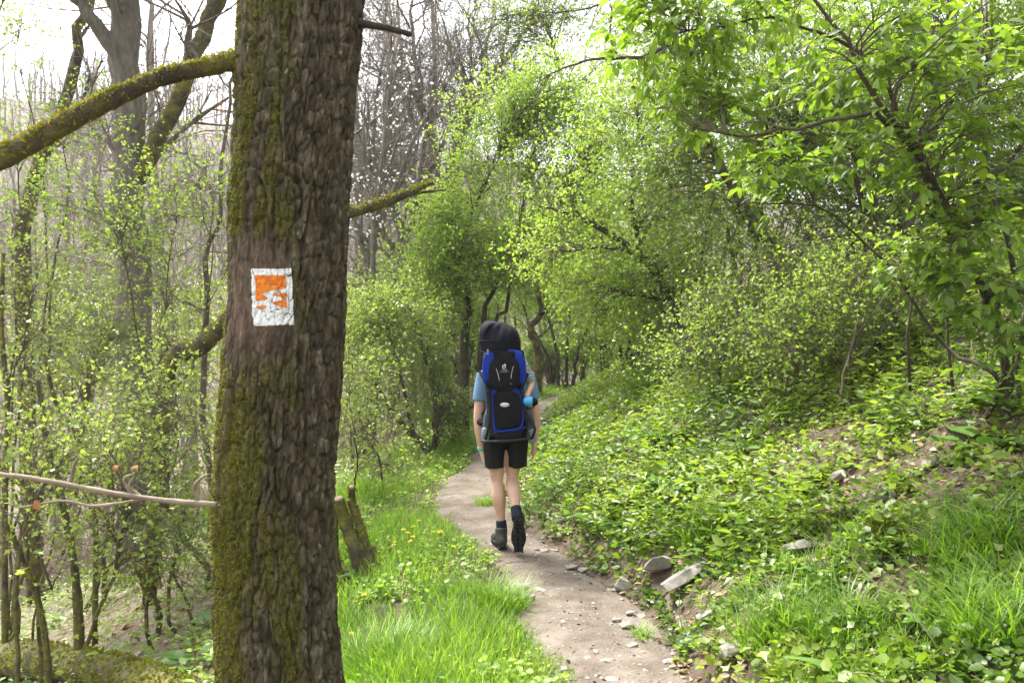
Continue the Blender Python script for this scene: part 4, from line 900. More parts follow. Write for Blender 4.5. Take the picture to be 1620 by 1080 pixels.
# grass
def grass(n, pos, length, width, name, label, mat='grass', lean=.5, parent=None, seg=3):
    x, Y = pos; z = gh(x, Y); n = len(x); nn = gnormal(x, Y)
    a = rng.random(n)*6.283; out = np.stack([np.cos(a), np.sin(a), 0*a], -1)
    d = nrm(nn*.4+np.array([0, 0, 1.])+out*(lean*rng.random(n))[:, None]); side = nrm(np.cross(d, out+.01))
    b = np.stack([x, Y, z-.01], -1); rows = []
    w = width*(.6+.7*rng.random(n))
    for k in range(seg+1):
        t = k/seg; bend = out*(length*lean*.9*t*t*rng.random(n)[0])[:, None]
        c = b+d*(length*t)[:, None]+out*(length*lean*.7*t*t)[:, None]-np.array([0, 0, 1.])*(length*lean*.35*t*t)[:, None]
        ww = (w*(1-t**1.5)*.5+.0003)[:, None]
        rows += [c-side*ww, c+side*ww]
    V = np.stack(rows, 1); K = 2*(seg+1)
    f = np.array([[2*k, 2*k+1, 2*k+3, 2*k+2] for k in range(seg)])
    F = (f[None]+(np.arange(n)*K)[:, None, None]).reshape(-1, 4)
    tone = np.clip(.4+1.1*fbm(x*2, Y*2, 95, 2)+.3*rng.normal(size=n), 0, 1)
    return MB().add(V, F, np.repeat(tone, K)), tone
n = 50000; Y = dens(n, 2.3, 24, 1.6); x = cx(Y)-hw(Y)+.06-1.75*rng.random(n)**1.15
e = -(x-cx(Y))-hw(Y)
k = (np.abs(x/Y) < .95) & (e > -.08+.35*np.maximum(fbm(x*3, Y*3, 97), -.1)) & (fbm(x*1.4, Y*1.4, 98)+.30 > .35*rng.random(n)); x, Y, e = x[k], Y[k], e[k]
L = (.05+.13*np.clip(e/.5, 0, 1)*(.6+1.0*np.clip(fbm(x*1.6, Y*1.6, 99)*2+.5, 0, 1)))*(.5+.8*rng.random(len(x)))
mb, _ = grass(len(x), (x, Y), L, .0062*(1+np.clip(Y-7, 0, 12)/9), '', '', seg=2)
tag(mb.build('verge_grass', M['grass']), 'bright fresh grass on the verge left of the path', 'grass', kind='stuff')
n = 26000; Y = dens(n, 2.2, 9, 1.5); x = cx(Y)+hw(Y)+.1+3.6*rng.random(n)
k = (np.abs(x/Y) < 1.05) & (bare(x, Y) < .1) & (fbm(x*1.2, Y*1.2, 103)-.02+.05*np.clip((x/Y-.35)*6, -1, 1)*np.clip((4.6-Y), 0, 1) > .2*rng.random(n)); x, Y = x[k], Y[k]
L = (.07+.13*np.clip(fbm(x*1.2, Y*1.2, 103)*2+.4, 0, 1))*(.5+.9*rng.random(len(x)))
mb, _ = grass(len(x), (x, Y), L, .005, '', '')
tag(mb.build('bank_grass', M['grass']), 'thin grass scattered over the right bank', 'grass', kind='stuff')
# grass tufts one can pick out
for px, py, r, hgt, lab in ((1112, 850, .14, .26, 'bright grass tussock on the bank above the long grey stone'), (1222, 1010, .15, .30, 'bushy grass tuft on the lower right of the bank, near the bottom edge'), (1330, 1000, .14, .26, 'tall grass tuft right of the bare soil patch'),
                            (1545, 880, .14, .3, 'dense long grass clump near the right edge'), (1590, 1010, .16, .34, 'long grass clump in the bottom right corner'), (770, 800, .12, .16, 'small grass tuft on the path edge beside the hiker\'s left calf'), (1015, 1010, .06, .13, 'short grass tuft in the small-leaved mat by the path'),
                            (620, 1040, .2, .24, 'long grass clump at the bottom, right of the oak foot'), (800, 960, .14, .24, 'grass clump overhanging the left path edge')):
    c = on_ground(px, py); n = int(420*(r/.15)**1.5)
    a = rng.random(n)*6.283; rr = r*np.sqrt(rng.random(n)); x = c[0]+rr*np.cos(a); Y = c[1]+rr*np.sin(a)
    root = empty('grass_tuft', c, lab, 'grass tuft', 'grass tufts')
    mb, _ = grass(n, (x, Y), hgt*(.5+.7*rng.random(n)), .0055, '', '', lean=.8)
    tag(mb.build('blade_mass', M['grass'], root), kind='stuff')
# leaf litter
n = 9000; Y = dens(n, 2.2, 9, 1.5); x = cx(Y)+hw(Y)+3.6*rng.random(n); 
k = (bare(x, Y) > .1*rng.random(n)) | (rng.random(n) < .3); x, Y = x[k], Y[k]; P = np.stack([x, Y, surf(x, Y)+.006+.012*rng.random(len(x))], -1)
mb = MB(); scatter(mb, 'oval', P, nrm(rng.normal(size=P.shape)*[1, 1, .3]), nrm(rng.normal(size=P.shape)*.5+[0, 0, 1]), .03+.04*rng.random(len(x)))
n = 9000; Y = dens(n, 4, 24, 1.4); x = cx(Y)-1.5-9*rng.random(n); P = np.stack([x, Y, gh(x, Y)+.01+.02*rng.random(n)], -1)
scatter(mb, 'oval', P, nrm(rng.normal(size=P.shape)*[1, 1, .3]), nrm(rng.normal(size=P.shape)*.5+[0, 0, 1]), .05+.05*rng.random(n))
tag(mb.build('leaf_litter', M['dry_leaf']), 'dry pale leaf litter on the bare soil', 'leaf litter', kind='stuff')
# grit on the path
n = 2600; Y = dens(n, 3.2, 16, 2.0); x = cx(Y)+(rng.random(n)*2-1)*(hw(Y)+.10); P = np.stack([x, Y, surf(x, Y)+.001], -1)
mb = MB(); scatter(mb, 'round', P, nrm(rng.normal(size=P.shape)*[1, 1, .15]), nrm(rng.normal(size=P.shape)*.35+[0, 0, 1]), (.006+.022*rng.random(n)**3))
tag(mb.build('path_grit', M['stone']), 'fine grit and chips trodden into the path', 'grit', kind='stuff')

# ------------------------------------------------------------------ stones
def stone_mesh(seed, sx, sy, sz):
    r = np.random.default_rng(seed); bm = bmesh.new()
    for _ in range(22):
        p = r.normal(size=3); p = p/np.max(np.abs(p)*np.array([1, 1, 1.0])) * (.55+.45*r.random())
        bm.verts.new((p[0]*sx, p[1]*sy, p[2]*sz))
    bmesh.ops.convex_hull(bm, input=bm.verts)
    for v in [v for v in bm.verts if not v.link_faces]: bm.verts.remove(v)
    bmesh.ops.bevel(bm, geom=bm.edges[:], offset=min(sx, sy, sz)*.06, segments=1, affect='EDGES')
    me = bpy.data.meshes.new('stone'); bm.to_mesh(me); bm.free(); me.materials.append(M['stone']); return me
def stone(name, px, py, w, d, h, label, rz=0, tx=0, ty=0, group=None, seed=0, sink=.05):
    c = on_ground(px, py); c[2] = float(surf(c[0], c[1]))
    o = bpy.data.objects.new(name, stone_mesh(seed, w*.62, d*.62, h*.62)); COL.objects.link(o)
    o.location = (c[0], c[1], c[2]+h*(.5-sink)); o.rotation_euler = (tx, ty, rz); tag(o, label, 'stone', group); return o
stone('stone', 1086, 924, .30, .12, .075, 'long grey slab of stone lying tilted on the right bank', .45, 0, -.35, seed=1, sink=-.1)
stone('stone', 1045, 902, .16, .20, .09, 'pale blocky stone just above and left of the long slab', .3, -.5, 0, seed=2)
stone('stone', 985, 934, .10, .10, .09, 'upright pale stone at the right path edge, left of the long slab', .6, -.4, .4, seed=3)
stone('stone', 1168, 1028, .20, .10, .05, 'flat pale slab low on the bank near the bottom edge', .25, -.2, -.2, seed=4)
stone('stone', 1122, 980, .16, .09, .05, 'flat pale stone between the long slab and the bottom slab', .3, -.2, -.1, seed=5)
stone('stone', 1262, 872, .22, .18, .06, 'wide mossy-edged grey stone half buried right of the grass tussock', .2, -.4, -.2, seed=6)
stone('stone', 1395, 795, .16, .12, .09, 'pale grey stone high on the bank, upper one of two', .2, -.3, -.2, seed=7)
stone('stone', 1412, 812, .13, .1, .07, 'pale grey stone high on the bank, lower one of two', .9, -.3, -.2, seed=8)
stone('stone', 1472, 740, .12, .1, .08, 'brownish stone on the bare soil below the elder, left one', .4, -.3, -.2, seed=9)
stone('stone', 1502, 732, .11, .1, .08, 'brownish stone on the bare soil below the elder, right one', .1, -.3, -.2, seed=10)
stone('stone', 1325, 762, .13, .08, .07, 'low grey stone left of the two pale stones on the bank', .4, -.3, -.2, seed=11)
stone('stone', 1040, 852, .13, .10, .06, 'flat stone between the broad-leaved plant and the tussock', .3, -.3, -.2, seed=12)
stone('stone', 831, 935, .115, .07, .035, 'flat dark-edged stone on the left edge of the path in front of the hiker', .1, seed=13, sink=.1)
stone('stone', 838, 953, .07, .05, .03, 'small brown stone below the flat stone at the left path edge', .6, seed=14, sink=.1)
stone('stone', 905, 905, .09, .06, .03, 'pale flat stone on the right path edge, upper of two', .3, seed=15)
stone('stone', 922, 906, .08, .06, .03, 'pale flat stone on the right path edge, lower of two', .1, seed=16)
stone('stone', 862, 876, .07, .05, .03, 'pale stone just right of the hiker\'s lifted boot', .2, seed=17)
stone('stone', 993, 998, .08, .05, .03, 'small pale flat stone at the right path edge beside the round-leaved mat', .2, seed=18)
stone('stone', 997, 977, .06, .05, .025, 'round pale stone at the right path edge above the flat one', .2, seed=19)
stone('stone', 960, 1051, .08, .04, .02, 'small pale stone embedded in the middle of the path near the bottom', .1, seed=20, sink=.3)
stone('stone', 975, 990, .05, .05, .02, 'tiny pale stone inside the path\'s right edge', .1, seed=21)
stone('stone', 886, 1066, .06, .04, .03, 'white pebble in the grass at the left path edge, bottom', .1, seed=22)
pm = [stone_mesh(40+k, .022+.006*k, .018+.003*k, .009) for k in range(5)]
for k in range(36):
    Y = float(dens(1, 3.7, 11, 1.6)[0]); x = float(cx(Y)+(rng.random()*2-1)*(hw(Y)+.06))
    if rng.random() < .45: x = float(cx(Y)+hw(Y)*(.75+.5*rng.random()))
    o = bpy.data.objects.new('pebble', pm[k % 5]); COL.objects.link(o); o.location = (x, Y, float(surf(np.array(x), np.array(Y)))+.003)
    o.rotation_euler = (0, 0, rng.random()*6); s = .6+.7*rng.random(); o.scale = (s, s, s); tag(o, 'small pale pebble trodden into the earth path', 'pebble', 'pebbles on the path')
c = on_ground(905, 934); mb = MB()
P, Rr = stem([on_ground(800, 895)+[0, 0, .02], on_ground(820, 893)+[0, 0, .02], on_ground(836, 893)+[0, 0, .025]], .006, .004, 8)
tag(MB().add(*tubes(P[None], Rr[None], 6, True)).build('stick', M['twig_brown'], origin=tuple(P[0])).__class__ and bpy.data.objects['stick'], 'thin brown stick lying across the path in front of the hiker', 'stick')
bpy.data.objects['stick'].location = P[0]
# moss cushion on a small stone
c = on_ground(1395, 850); root = empty('moss_clump', c, 'brown-green moss cushion on the bank right of the bare soil', 'moss')
n = 900; v = nrm(rng.normal(size=(n, 3))); v[:, 2] = np.abs(v[:, 2]); P = c+v*np.array([.085, .08, .10])*(.7+.3*rng.random((n, 1)))
mb = MB(); scatter(mb, 'rhomb', P, nrm(v+.6*rng.normal(size=v.shape)), nrm(v+.6*rng.normal(size=v.shape)), .02+.015*rng.random(n), rng.random(n)*.5); tag(mb.build('moss', M['moss'], root), kind='stuff')
MB().add(*tubes((c+np.array([[0, 0, -.05], [0, 0, .03], [.0, 0, .075]]))[None], np.array([[.08, .075, .03]]), 10, True)).build('core', M['bark_dark'], root)

# ------------------------------------------------------------------ broad-leaved plants
def big_leaf(w, wav=.05, n=9, m=5, heart=.12):
    t = np.linspace(0, 1, n); W = w*.5*np.sin(np.pi*(t**.7*.96+.04))**.75; W[-1] = .004
    V = []
    for k in range(n):
        for j in range(m):
            s = (j/(m-1))*2-1
            V.append((t[k]-heart*abs(s)*(1-t[k]), s*W[k], .28*abs(s)*W[k]+wav*math.sin(t[k]*9+s*2)*abs(s)-.22*t[k]**2))
    F = [(k*m+j, (k+1)*m+j, (k+1)*m+j+1, k*m+j+1) for k in range(n-1) for j in range(m-1)]
    return MB().add(np.array(V), np.array(F)).mesh('leaf', M['leaf_single'], smooth=True)
BL = [big_leaf(.75), big_leaf(.6, .03), big_leaf(.45, .04), big_leaf(.36, .02)]
def broad(px, py, n, size, label, mesh=0, stand=.9, stalk=.12, name='broad_leaved_plant', group='broad-leaved plants'):
    c = on_ground(px, py); root = empty(name, c, label, 'plant', group)
    for k in range(n):
        a = k*2.4+rng.random()*.6; el = stand*(.45+.6*rng.random()); out = Vector((math.cos(a), math.sin(a), 0))
        d = (out*math.cos(el)+Vector((0, 0, math.sin(el)))).normalized(); L = stalk*(.6+.8*rng.random())
        tip = d*L
        if L > .02:
            P = np.array([[0, 0, 0], list(d*L*.5+Vector((0, 0, .01))), list(tip)])[None]
            st_ = MB().add(*tubes(P, np.array([[.004, .0035, .003]]), 5)).build('stalk', M['leaf_ground'], root, origin=(0, 0, 0))
        o = bpy.data.objects.new('leaf', BL[mesh]); COL.objects.link(o); o.parent = root
        ld = (out*math.cos(el*.5)+Vector((0, 0, math.sin(el*.5)-.1))).normalized(); zz_ = Vector((0, 0, 1))-ld*ld.z; zz_.normalize()
        yv = zz_.cross(ld); s = size*(.7+.6*rng.random())
        o.matrix_local = Matrix([(ld[r]*s, yv[r]*s, zz_[r]*s, tip[r]) for r in range(3)]+[(0, 0, 0, 1)])
broad(948, 838, 8, .17, 'broad-leaved plant nearest the path, right of the hiker\'s boots')
broad(1000, 800, 8, .18, 'broad-leaved plant on the bank, middle of three above the stones')
broad(1065, 785, 9, .18, 'broad-leaved plant on the bank, uppermost of three')
broad(1045, 700, 8, .20, 'large-leaved plant on the bank below the twiggy thicket')
broad(880, 690, 9, .20, 'dark leafy plant at the right path edge beside the hiker\'s arm')
broad(1545, 720, 7, .24, 'plant with big pale leaves on the bare soil below the elder', 1)
broad(1600, 660, 6, .2, 'plant with big leaves at the right edge under the elder stems', 1)
broad(1330, 1085, 4, .26, 'upright large glossy leaves at the bottom edge, lower right', 3, 1.5, .04)
broad(1560, 985, 8, .10, 'low plant with pale heart-shaped leaves near the right bottom edge', 1)
broad(1480, 1010, 8, .09, 'small pale-leaved plant left of the corner grass clump', 1)
broad(1310, 925, 5, .08, 'small plant with round pale leaves on the bare soil', 1)
broad(1150, 1000, 7, .05, 'tiny round-leaved plant beside the flat bottom slab', 1)
broad(575, 925, 6, .10, 'dark ivy-like leaves at the foot of the cut coppice', 1)
broad(305, 1060, 8, .16, 'bright large-leaved plant left of the oak foot, bottom edge', 1)
broad(335, 1000, 7, .13, 'leafy plant against the left side of the oak foot', 1)
broad(715, 1010, 3, .10, 'pale broad leaf plant in the middle of the verge grass', 3, .4, .03)
broad(760, 1055, 3, .10, 'pale leaf lying in the verge grass at the bottom edge', 3, .4, .03)
# dandelions
def dandelion():
    root = empty('dandelion', (0, 0, 0), 'x', 'flower', 'dandelions on the verge')
    MB().add(*tubes(np.array([[[0, 0, -.02], [.004, 0, .06], [.0, 0, .125]]]), np.array([[.0025, .0022, .002]]), 5)).build('stalk', M['leaf_ground'], root)
    mb = MB()
    for ring, n, el, L in ((0, 16, .15, .022), (1, 13, .6, .018), (2, 8, 1.1, .012)):
        a = np.arange(n)/n*6.283+ring*.3; D = np.stack([np.cos(a)*math.cos(el), np.sin(a)*math.cos(el), 0*a+math.sin(el)], -1)
        scatter(mb, 'oval', np.tile([0, 0, .125], (n, 1)).astype(float), D, np.tile([0, 0, 1.], (n, 1)), np.full(n, L))
    mb.build('flower_head', M['petal'], root)
    return root
d0 = dandelion()
for k, (px, py) in enumerate([(665, 833), (661, 842), (655, 862), (684, 845), (697, 846), (638, 852), (652, 858), (630, 862), (622, 868), (607, 865), (640, 846), (575, 952), (549, 1016), (700, 850), (712, 874), (565, 868)]):
    o = d0 if k == 0 else copy_tree(d0); c = on_ground(px, py+16)
    o.location = c; o.rotation_euler = (rng.normal()*.15-.12, rng.normal()*.15, rng.random()*6); s = .8+.3*rng.random(); o.scale = (s, s, s)
    o['label'] = ('single yellow dandelion in the grass below the cut coppice' if k == 11 else 'single yellow dandelion at the bottom, beside the oak foot' if k == 12 else 'yellow dandelion in the cluster on the verge left of the hiker\'s boots')
# rusty dead umbels on a stalk
b = on_ground(1180, 545); root = empty('dead_umbel', b, 'dry rusty-brown seed heads on a stalk by the twiggy thicket', 'plant')
Yu = b[1]-.3
for k, (px, py) in enumerate([(1192, 456), (1185, 472), (1193, 480), (1170, 492), (1166, 502), (1250, 424)]):
    P, Rr = stem([b, pix(1180, 510, Yu), pix(px, py, Yu)], .003, .0015, 8); MB().add(*tubes(P[None], Rr[None], 4)).build('stalk', M['twig_brown'], root)
    c = pix(px, py, Yu); v = nrm(rng.normal(size=(60, 3))); mb = MB(); scatter(mb, 'rhomb', c+v*.025, v, nrm(rng.normal(size=v.shape)), .01+.012*rng.random(60)); tag(mb.build('seed_head', M['rust_leaf'], root))
# ------------------------------------------------------------------ the hiker
HX, HY = (800-810)/FPX*6.27, 6.27
HZ = float(surf(np.array(HX-.05), np.array(HY)))
def hp(px, py, yl=0.):
    """photo point at local depth yl (towards +Y) in the hiker's own frame"""
    p = pix(px, py, HY+yl); return np.array([p[0]-HX, yl, p[2]-HZ])
def remeshed(parts, voxel, name, mat, parent, smooth=6, fac=.5):
    mb = MB()
    for V, F in parts: mb.add(V, F)
    tmp = bpy.data.objects.new('tmp', mb.mesh('tmp', None)); COL.objects.link(tmp)
    m = tmp.modifiers.new('r', 'REMESH'); m.mode = 'VOXEL'; m.voxel_size = voxel
    s = tmp.modifiers.new('s', 'SMOOTH'); s.factor = fac; s.iterations = smooth
    dg = bpy.context.evaluated_depsgraph_get(); dg.update()
    me = bpy.data.meshes.new_from_object(tmp.evaluated_get(dg)); me.name = name
    bpy.data.objects.remove(tmp)
    me.materials.clear(); me.materials.append(mat)
    me.polygons.foreach_set('use_smooth', np.ones(len(me.polygons), bool))
    o = bpy.data.objects.new(name, me); COL.objects.link(o); o.parent = parent
    return o
def ltube(pts, radii, n=20, S=16, sq=1., round_ends=True):
    """closed limb through pts with radii (a, or (ax, ay) for an oval section in world X/Y)"""
    P = spline(pts, n); r = np.asarray(radii, float)
    if r.ndim == 1: r = np.stack([r, r], -1)
    r = spline(r, n); T = nrm(np.gradient(P, axis=0))
    if round_ends:
        e = .5*(r[0].mean()); P = np.vstack([P[0]-T[0]*e, P[0]-T[0]*e*.7, P, P[-1]+T[-1]*r[-1].mean()*.6, P[-1]+T[-1]*r[-1].mean()*.9])
        r = np.vstack([r[0]*.35, r[0]*.75, r, r[-1]*.75, r[-1]*.35]); T = np.vstack([T[0], T[0], T, T[-1], T[-1]])
    ref = np.array([0, 1., 0]); U = nrm(np.cross(ref, T)); W = np.cross(T, U)
    flip = np.where(U[:, :1] < 0, -1, 1); 
    th_ = np.arange(S)/S*2*np.pi
    V = P[:, None]+r[:, None, 0:1]*np.cos(th_)[None, :, None]*U[:, None]+r[:, None, 1:2]*np.sin(th_)[None, :, None]*W[:, None]
    K = len(P); idx = np.arange(K*S).reshape(K, S)
    q = np.stack([idx[:-1], np.roll(idx[:-1], -1, 1), np.roll(idx[1:], -1, 1), idx[1:]], -1).reshape(-1, 4)
    return V.reshape(-1, 3), [q, idx[0, ::-1][None], idx[-1][None]]
M['skin'] = noisemat('skin', [(.3, (.47, .27, .19)), (.7, (.58, .36, .26))], scale=14, rough=.5, bump=.1, bscale=120, dist=.002, spec=.4)
M['shirt'] = plain('shirt_blue', (.115, .205, .32), .8, .2, .4, 90)
M['shorts'] = plain('shorts_black', (.010, .010, .011), .8, .15, .4, 70)
M['sock'] = plain('sock_navy', (.02, .022, .03), .9, .1, .5, 250)
M['boot'] = noisemat('boot_leather', [(.3, (.020, .017, .015)), (.7, (.05, .043, .038))], scale=20, rough=.7, bump=.5, bscale=80, dist=.004)
M['rubber'] = plain('rubber', (.016, .015, .014), .8, .3, .3, 60)
M['hair'] = plain('hair_brown', (.05, .032, .02), .6, .4, .6, 200)
hik = empty('person', (HX, HY, HZ), 'hiker in blue t-shirt and black shorts walking away along the path with a child carrier', 'person')
kneeL, ankL = hp(787, 762, .03), hp(794, 838, .0)
kneeR, ankR = hp(810, 756, .05), hp(818, 816, -.22)
parts = []
# legs: hip, mid-thigh, above knee, knee, calf, shin, ankle
def leg(hip, knee, ank, side):
    d = ank-knee; back = np.array([0, -1., 0])
    return ltube([hip, hip+(knee-hip)*.5, hip+(knee-hip)*.85, knee, knee+d*.3+back*.012, knee+d*.62, knee+d*.9, ank], [.083, .068, .053, .047, .056, .041, .029, .034], 36, 18)
hipL, hipR = np.array([-.085, .01, .88]), np.array([.085, .01, .88])
parts += [leg(hipL, kneeL, ankL, -1), leg(hipR, kneeR, ankR, 1)]
parts.append(ltube([(0, .01, .90), (0, .01, .95), (0, .02, 1.08), (0, .03, 1.22), (0, .03, 1.34), (0, .02, 1.42)], [(.13, .085), (.15, .105), (.14, .10), (.155, .11), (.165, .11), (.10, .07)], 24, 24))
parts.append(ltube([(-.155, .02, 1.355), (0, .02, 1.41), (.155, .02, 1.355)], [.046, .066, .046], 16, 16))
parts.append(ltube([(0, .03, 1.40), (0, .045, 1.47), (0, .06, 1.53)], [.058, .052, .055], 8, 16))
# head
parts.append(ltube([(0, .075, 1.475), (0, .075, 1.52), (0, .07, 1.58), (0, .065, 1.64), (0, .06, 1.69), (0, .055, 1.715)], [(.045, .05), (.058, .078), (.068, .09), (.072, .095), (.062, .082), (.035, .045)], 18, 20))
parts.append(ltube([(0, .165, 1.60), (0, .178, 1.575), (0, .172, 1.56)], [.008, .013, .010], 6, 8))           # nose
for s in (-1, 1): parts.append(ltube([(s*.07, .06, 1.61), (s*.078, .052, 1.59), (s*.072, .058, 1.565)], [(.010, .02), (.012, .022), (.010, .014)], 6, 10))
parts.append(ltube([(-.02, .152, 1.535), (0, .158, 1.533), (.02, .152, 1.535)], [.007, .009, .007], 6, 8))  # lips
# arms and hands
def arm(sh, el, wr, tip, s):
    out = [ltube([sh, sh+(el-sh)*.5, el], [.05, .046, .040], 14, 14), ltube([el, el+(wr-el)*.35, el+(wr-el)*.8, wr], [.040, .042, .031, .027], 16, 14)]
    d = nrm(tip-wr); L = np.linalg.norm(tip-wr)
    pal = wr+d*L*.5
    out.append(ltube([wr, wr+d*L*.2, wr+d*L*.42, pal], [(.024, .026), (.022, .038), (.020, .043), (.017, .042)], 10, 14))
    for k, (off, ln) in enumerate(((.032, .40), (.011, .47), (-.011, .44), (-.031, .34))):     # index to little finger, front to back
        b = pal+np.array([0, off, 0])-d*.012; f = d+np.array([0, off*2.2, 0]); inn = np.array([-s*.35, 0, 0])
        m1 = b+nrm(f+inn*.3)*L*ln*.42; m2 = m1+nrm(f+inn*1.0)*L*ln*.32; m3 = m2+nrm(f+inn*1.7)*L*ln*.26
        out.append(ltube([b, m1, m2, m3], [.0095, .0088, .0082, .007], 12, 10))
    tb = wr+d*L*.16+np.array([0, .026, 0]); out.append(ltube([tb, tb+d*L*.18+np.array([-s*.012, .022, 0]), tb+d*L*.36+np.array([-s*.02, .026, 0]), tb+d*L*.46+np.array([-s*.02, .022, 0])], [.013, .0105, .0098, .008], 12, 10))
    return out
wrL, wrR = hp(762, 712, .03), hp(846, 697, .05)
elL, elR = hp(757, 660, .0), hp(847, 655, .02)
parts += arm(np.array([-.183, .02, 1.335]), elL, wrL, hp(773, 750, .05), -1)
parts += arm(np.array([.183, .02, 1.335]), elR, wrR, hp(843, 734, .07), 1)
# feet inside the boots
parts.append(ltube([ankL, ankL+np.array([0, .02, -.05]), ankL+np.array([0, .10, -.09])], [.037, .036, .03], 8, 12))
body = remeshed(parts, .0072, 'body', M['skin'], hik, 5)
# t-shirt
sl = lambda sh, e: ltube([sh+(sh-e)*.12, sh+(e-sh)*.25, sh+(e-sh)*.60], [.052, .058, .060], 10, 18, round_ends=False)
shp = [ltube([(0, .01, .86), (0, .01, .97), (0, .02, 1.08), (0, .03, 1.22), (0, .03, 1.34), (0, .02, 1.415), (0, .03, 1.455)], [(.172, .125), (.178, .128), (.165, .118), (.172, .126), (.165, .120), (.11, .085), (.066, .062)], 28, 28, round_ends=False),
       ltube([(-.165, .02, 1.355), (0, .02, 1.415), (.165, .02, 1.355)], [.052, .074, .052], 16, 16), sl(np.array([-.183, .02, 1.335]), elL), sl(np.array([.183, .02, 1.335]), elR)]
o = remeshed(shp, .009, 't_shirt', M['shirt'], hik, 3); tag(o, 'washed blue t-shirt with short sleeves')
v = np.array([x.co[:] for x in o.data.vertices]); nn_ = np.array([x.normal[:] for x in o.data.vertices])
v += nn_*(.010*fbm(v[:, 0]*9+v[:, 1]*6, v[:, 2]*9, 7, 3))[:, None]; o.data.vertices.foreach_set('co', v.astype(np.float32).ravel())
# shorts
def sleg(hip, knee, hemz):
    f = (hip[2]-hemz)/(hip[2]-knee[2]); e = hip+(knee-hip)*f
    return ltube([hip+[0, 0, .06], hip+(e-hip)*.5, e], [(.098, .118), (.083, .106), (.075, .098)], 12, 22, round_ends=False)
shorts = [ltube([(0, .01, .80), (0, .01, .82), (0, .01, .85), (0, .01, .92), (0, .01, 1.02)], [(.05, .07), (.10, .10), (.165, .125), (.178, .13), (.168, .12)], 16, 28, round_ends=False),
          sleg(np.array([-.088, .01, .88]), kneeL+[-.024, -.02, 0], .63), sleg(np.array([.092, .01, .88]), kneeR+[.042, -.02, 0], .637)]
o = remeshed(shorts, .008, 'shorts', M['shorts'], hik, 2)
v = np.array([x.co[:] for x in o.data.vertices]); nn_ = np.array([x.normal[:] for x in o.data.vertices])
v += nn_*(.014*fbm(v[:, 0]*8, v[:, 2]*10+v[:, 1]*7, 12, 3))[:, None]; o.data.vertices.foreach_set('co', v.astype(np.float32).ravel())
# hair
o = remeshed([ltube([(0, .04, 1.55), (0, .04, 1.62), (0, .05, 1.68), (0, .052, 1.725)], [(.070, .072), (.078, .085), (.072, .088), (.035, .04)], 12, 18)], .008, 'hair', M['hair'], hik, 2)
# eyes
for s in (-1, 1):
    MB().add(*ltube([(s*.028, .148, 1.612), (s*.028, .153, 1.612)], [.011, .009], 4, 10)).build('eye', plain('eye_dark', (.03, .02, .015), .2, .5), hik, origin=(0, 0, 0))
# socks
def sock(ank, knee, a, b):
    d = nrm(knee-ank); return ltube([ank+d*a, ank+d*(a+b)*.5, ank+d*b], [.043, .0425, .041], 8, 16, round_ends=False)
MB().add(*sock(ankL, kneeL, -.02, .075)).build('sock', M['sock'], hik, origin=(0, 0, 0), smooth=True)
MB().add(*sock(ankR, kneeR, -.03, .075)).build('sock', M['sock'], hik, origin=(0, 0, 0), smooth=True)
# boots: built flat, heel at the origin, toe towards +Y
def boot():
    prof = [(-.055, .032, .10), (-.03, .040, .13), (.02, .042, .14), (.06, .043, .125), (.11, .046, .085), (.16, .048, .068), (.195, .042, .055), (.215, .026, .040)]
    up = [ltube([(0, -.03, .06), (0, .0, .10), (0, .015, .15)], [(.042, .048), (.046, .056), (.047, .057)], 8, 18, round_ends=False)]
    for k in range(len(prof)-1):
        pass
    up.append(ltube([(0, -.06, .055), (0, -.02, .06), (0, .05, .062), (0, .12, .055), (0, .18, .045), (0, .215, .036)], [(.034, .035), (.042, .045), (.044, .05), (.048, .042), (.046, .034), (.026, .02)], 18, 18))
    return up
def sole_outline(n=28):
    a = np.arange(n)/n*2*np.pi; y = .078-.155*np.cos(a); t = (y+.077)/.31
    w = .036+.016*np.sin(np.pi*np.clip(t, 0, 1)*1.0)+.010*np.sin(np.pi*(t-.45)*1.6); w = np.clip(w, .02, .06)
    return np.stack([np.sin(a)*w*np.minimum(1, 1.35*np.abs(np.sin(a))**-.35*np.abs(np.sin(a))**.35), y], -1)
def make_boot(mtx):
    up = remeshed(boot(), .0075, 'boot', M['boot'], hik, 3); up.matrix_local = mtx
    ol = sole_outline(); n = len(ol); mb = MB()
    rings = [(0, .96), (.006, 1.0), (.024, 1.03), (.032, .98)]
    V = np.concatenate([np.column_stack([ol[:, 0]*s, .078+(ol[:, 1]-.078)*s, np.full(n, z+.012)]) for z, s in rings]); idx = np.arange(4*n).reshape(4, n)
    q = np.stack([idx[:-1], np.roll(idx[:-1], -1, 1), np.roll(idx[1:], -1, 1), idx[1:]], -1).reshape(-1, 4)
    mb.add(V, [q, idx[0, ::-1][None], idx[-1][None]])
    for y in np.arange(-.055, .21, .026):                               # tread lugs
        for s in (-1, 1):
            if -.005 < y-.06 < .02: continue
            w = .030 if y > .02 else .024; c = np.array([s*.021, y, .004]); h = np.array([w*.5, .008, .009])
            cv = np.array([[i, j, k] for i in (-1, 1) for j in (-1, 1) for k in (-1, 1)])*h+c
            cv[:, 1] += -s*0+np.abs(cv[:, 0])*.25
            mb.add(cv, np.array([[0, 1, 3, 2], [4, 6, 7, 5], [0, 4, 5, 1], [2, 3, 7, 6], [0, 2, 6, 4], [1, 5, 7, 3]]))
    so_ = mb.build('sole', M['rubber'], up, origin=(0, 0, 0))
    lc = MB()
    for k in range(4):
        y = .06+.022*k; z = .115-.012*k; lc.add(*ltube([(-.03, y, z-.012), (0, y+.004, z+.004), (.03, y, z-.012)], [.003, .003, .003], 8, 6))
    lc.build('lace', plain('lace_grey', (.10, .095, .09), .8), up, origin=(0, 0, 0))
